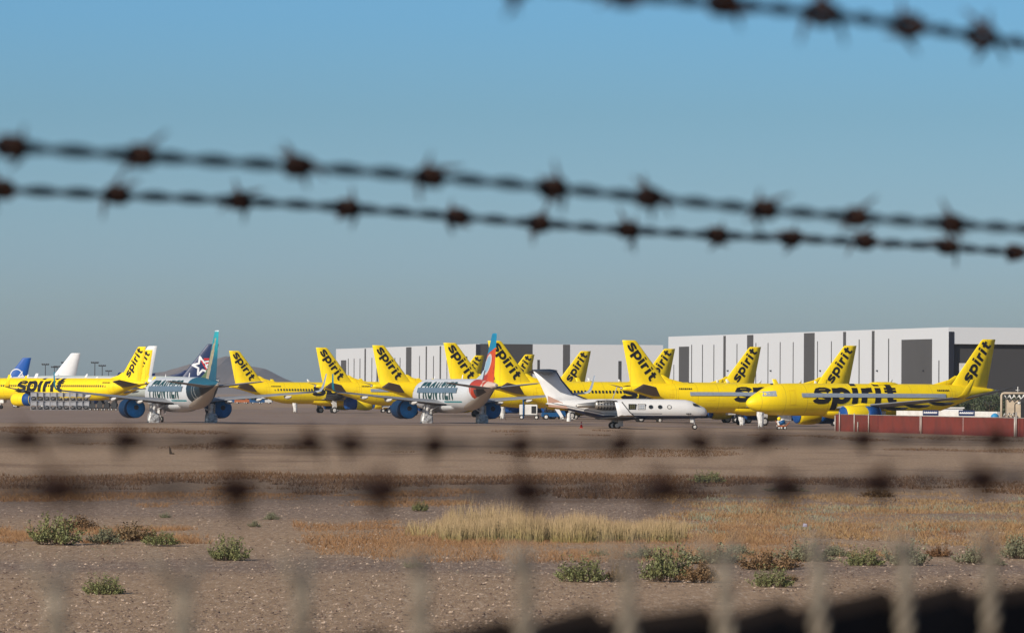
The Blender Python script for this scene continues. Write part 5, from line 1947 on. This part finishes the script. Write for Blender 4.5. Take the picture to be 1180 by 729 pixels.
for i in range(n0, n1):
    c = t0 + fd * (i * step + rnd.uniform(-.002, .002))
    mb = MB()
    spread = rnd.uniform(.4, 1.3)
    tw = rnd.uniform(.8, 1.3)
    for ph in (0, math.pi):
        pts = []
        for k in range(15):
            z = k / 14
            a = ph + z * 2 * math.pi * 1.5 * tw
            pts.append(Vector((c.x, c.y, base_z + z * .036)) + (fd * math.cos(a) + fn_ * math.sin(a)) * .0025)
        e = fd * (math.cos(ph) * .0085 * spread) + fn_ * .002
        pts.append(Vector((c.x, c.y, base_z + .043)) + e)
        pts.append(Vector((c.x, c.y, base_z + .052)) + e * 1.9)
        mb.tube([p - org2 for p in pts], [rw] * 16 + [rw * .5], 6)
    mb.build('twisted_tip', M['zinc'], cf)
# black screen behind the mesh, its top edge rising between ties
mb = MB()
top, bot = [], []
K = 10
for i in range(n0 * K, n1 * K + 1):
    u = i / K
    fr_ = u - math.floor(u)
    lift = -.0275 + .0062 * (fr_ ** 1.1) * (1 if fr_ < .93 else (1 - fr_) / .07) + .0016 * math.sin(u * 1.7) + .0009 * max(-6, min(12, u - 6))
    c = t0 + fd * (u * step) + fn_ * (.010 + .004 * math.sin(u * 2.9))
    top.append(Vector((c.x, c.y, zt - .001 + lift)) - org2)
    bot.append(Vector((c.x, c.y, 2.42)) - org2)
n = len(mb.v)
L_ = len(top)
mid = [Vector((p.x, p.y, p.z - .0085)) for p in top]
mb.v += [tuple(p) for p in top] + [tuple(p) for p in mid] + [tuple(p) for p in bot]
for i in range(L_ - 1):
    mb.face((n + i, n + i + 1, n + L_ + i + 1, n + L_ + i), 1, True)
    mb.face((n + L_ + i, n + L_ + i + 1, n + 2 * L_ + i + 1, n + 2 * L_ + i), 0, True)
mb.build('screen_fabric', [M['screen'], M['hem']], cf)
for s in (n0 * step + .1, 28 * step, 47 * step, n1 * step - .1):
    c = t0 + fd * s
    mb = MB()
    mb.tube([Vector((c.x, c.y, 2.3)) - org2 + fn_ * .04, Vector((c.x, c.y, zt)) - org2 + fn_ * .04], .03, 10)
    mb.build('post', M['zinc'], cf)
    mb = MB()
    top_ = Vector((c.x, c.y, zt)) - org2 + fn_ * .04
    mb.tube([top_, top_ + Vector((0, 0, .03)) + fn_ * .14, top_ + Vector((0, 0, .05)) + fn_ * .5], .014, 8)
    mb.tube([top_ + Vector((0, 0, .03)) + fn_ * .14, top_ + Vector((0, 0, .28)) + fn_ * .1], .014, 8)
    mb.tube([top_, top_ + Vector((0, 0, .02)) - fn_ * .28], .014, 8)
    mb.build('arm', M['zinc'], cf)

# ------------------------------------------------------------------ air
def haze():
    mb = MB()
    mb.box((-2500, -80, -6), (2500, 10400, 96))
    mt, t, b = nt('dusty_air')
    t.nodes.remove(b)
    v = nd(t, 'ShaderNodeVolumePrincipled')
    v.inputs['Color'].default_value = (.80, .85, .92, 1)
    v.inputs['Density'].default_value = HAZE
    v.inputs['Anisotropy'].default_value = .2
    t.links.new(v.outputs[0], t.nodes['Material Output'].inputs['Volume'])
    o = mb.build('haze', mt)
    tag(o, kind='stuff')


HAZE = 5.2e-5
haze()

# ------------------------------------------------------------------ light
SUN = Vector((-.65, -.76, 0)).normalized() * math.cos(R(27)) + Vector((0, 0, math.sin(R(27))))
sd = bpy.data.lights.new('sun', 'SUN')
sd.energy = 4.8
sd.angle = R(.53)
sd.color = (1.0, .91, .78)
so = bpy.data.objects.new('sun', sd)
COL.objects.link(so)
so.rotation_euler = (-SUN).to_track_quat('-Z', 'Y').to_euler()
wd = bpy.data.worlds.new('World')
SC.world = wd
wd.use_nodes = True
t = wd.node_tree
bg = t.nodes['Background']
sky = nd(t, 'ShaderNodeTexSky', sky_type='NISHITA')
sky.sun_disc = False
sky.sun_elevation = R(27)
sky.sun_rotation = math.atan2(SUN.x, SUN.y)
sky.air_density, sky.dust_density, sky.ozone_density = 1.0, .8, 2.5
tc = nd(t, 'ShaderNodeTexCoord')
sp = nd(t, 'ShaderNodeSeparateXYZ')
t.links.new(tc.outputs['Generated'], sp.inputs[0])
tint = ramp(t, mth(t, 'DIVIDE', sp.outputs[2], .5), [(0, (0.972, 1.244, 1.659)), (0.028, (0.901, 1.201, 1.659)), (0.045, (0.808, 1.144, 1.702)), (0.099, (0.572, 0.944, 1.401)), (0.132, (0.515, 0.958, 1.487)), (0.2, (0.529, 0.972, 1.516)), (.7, (1, 1, 1))])
t.links.new(mix(t, 1.0, sky.outputs[0], tint, 'MULTIPLY'), bg.inputs['Color'])
bg.inputs['Strength'].default_value = .07

SC.render.engine = 'CYCLES'
SC.cycles.use_denoising = True
SC.cycles.max_bounces = 6
SC.cycles.volume_bounces = 0
SC.cycles.sample_clamp_indirect = 8
SC.view_settings.view_transform = 'Standard'
SC.view_settings.look = 'None'
SC.view_settings.exposure = 0.03
SC.view_settings.gamma = 1.0
SC.view_settings.use_curve_mapping = False
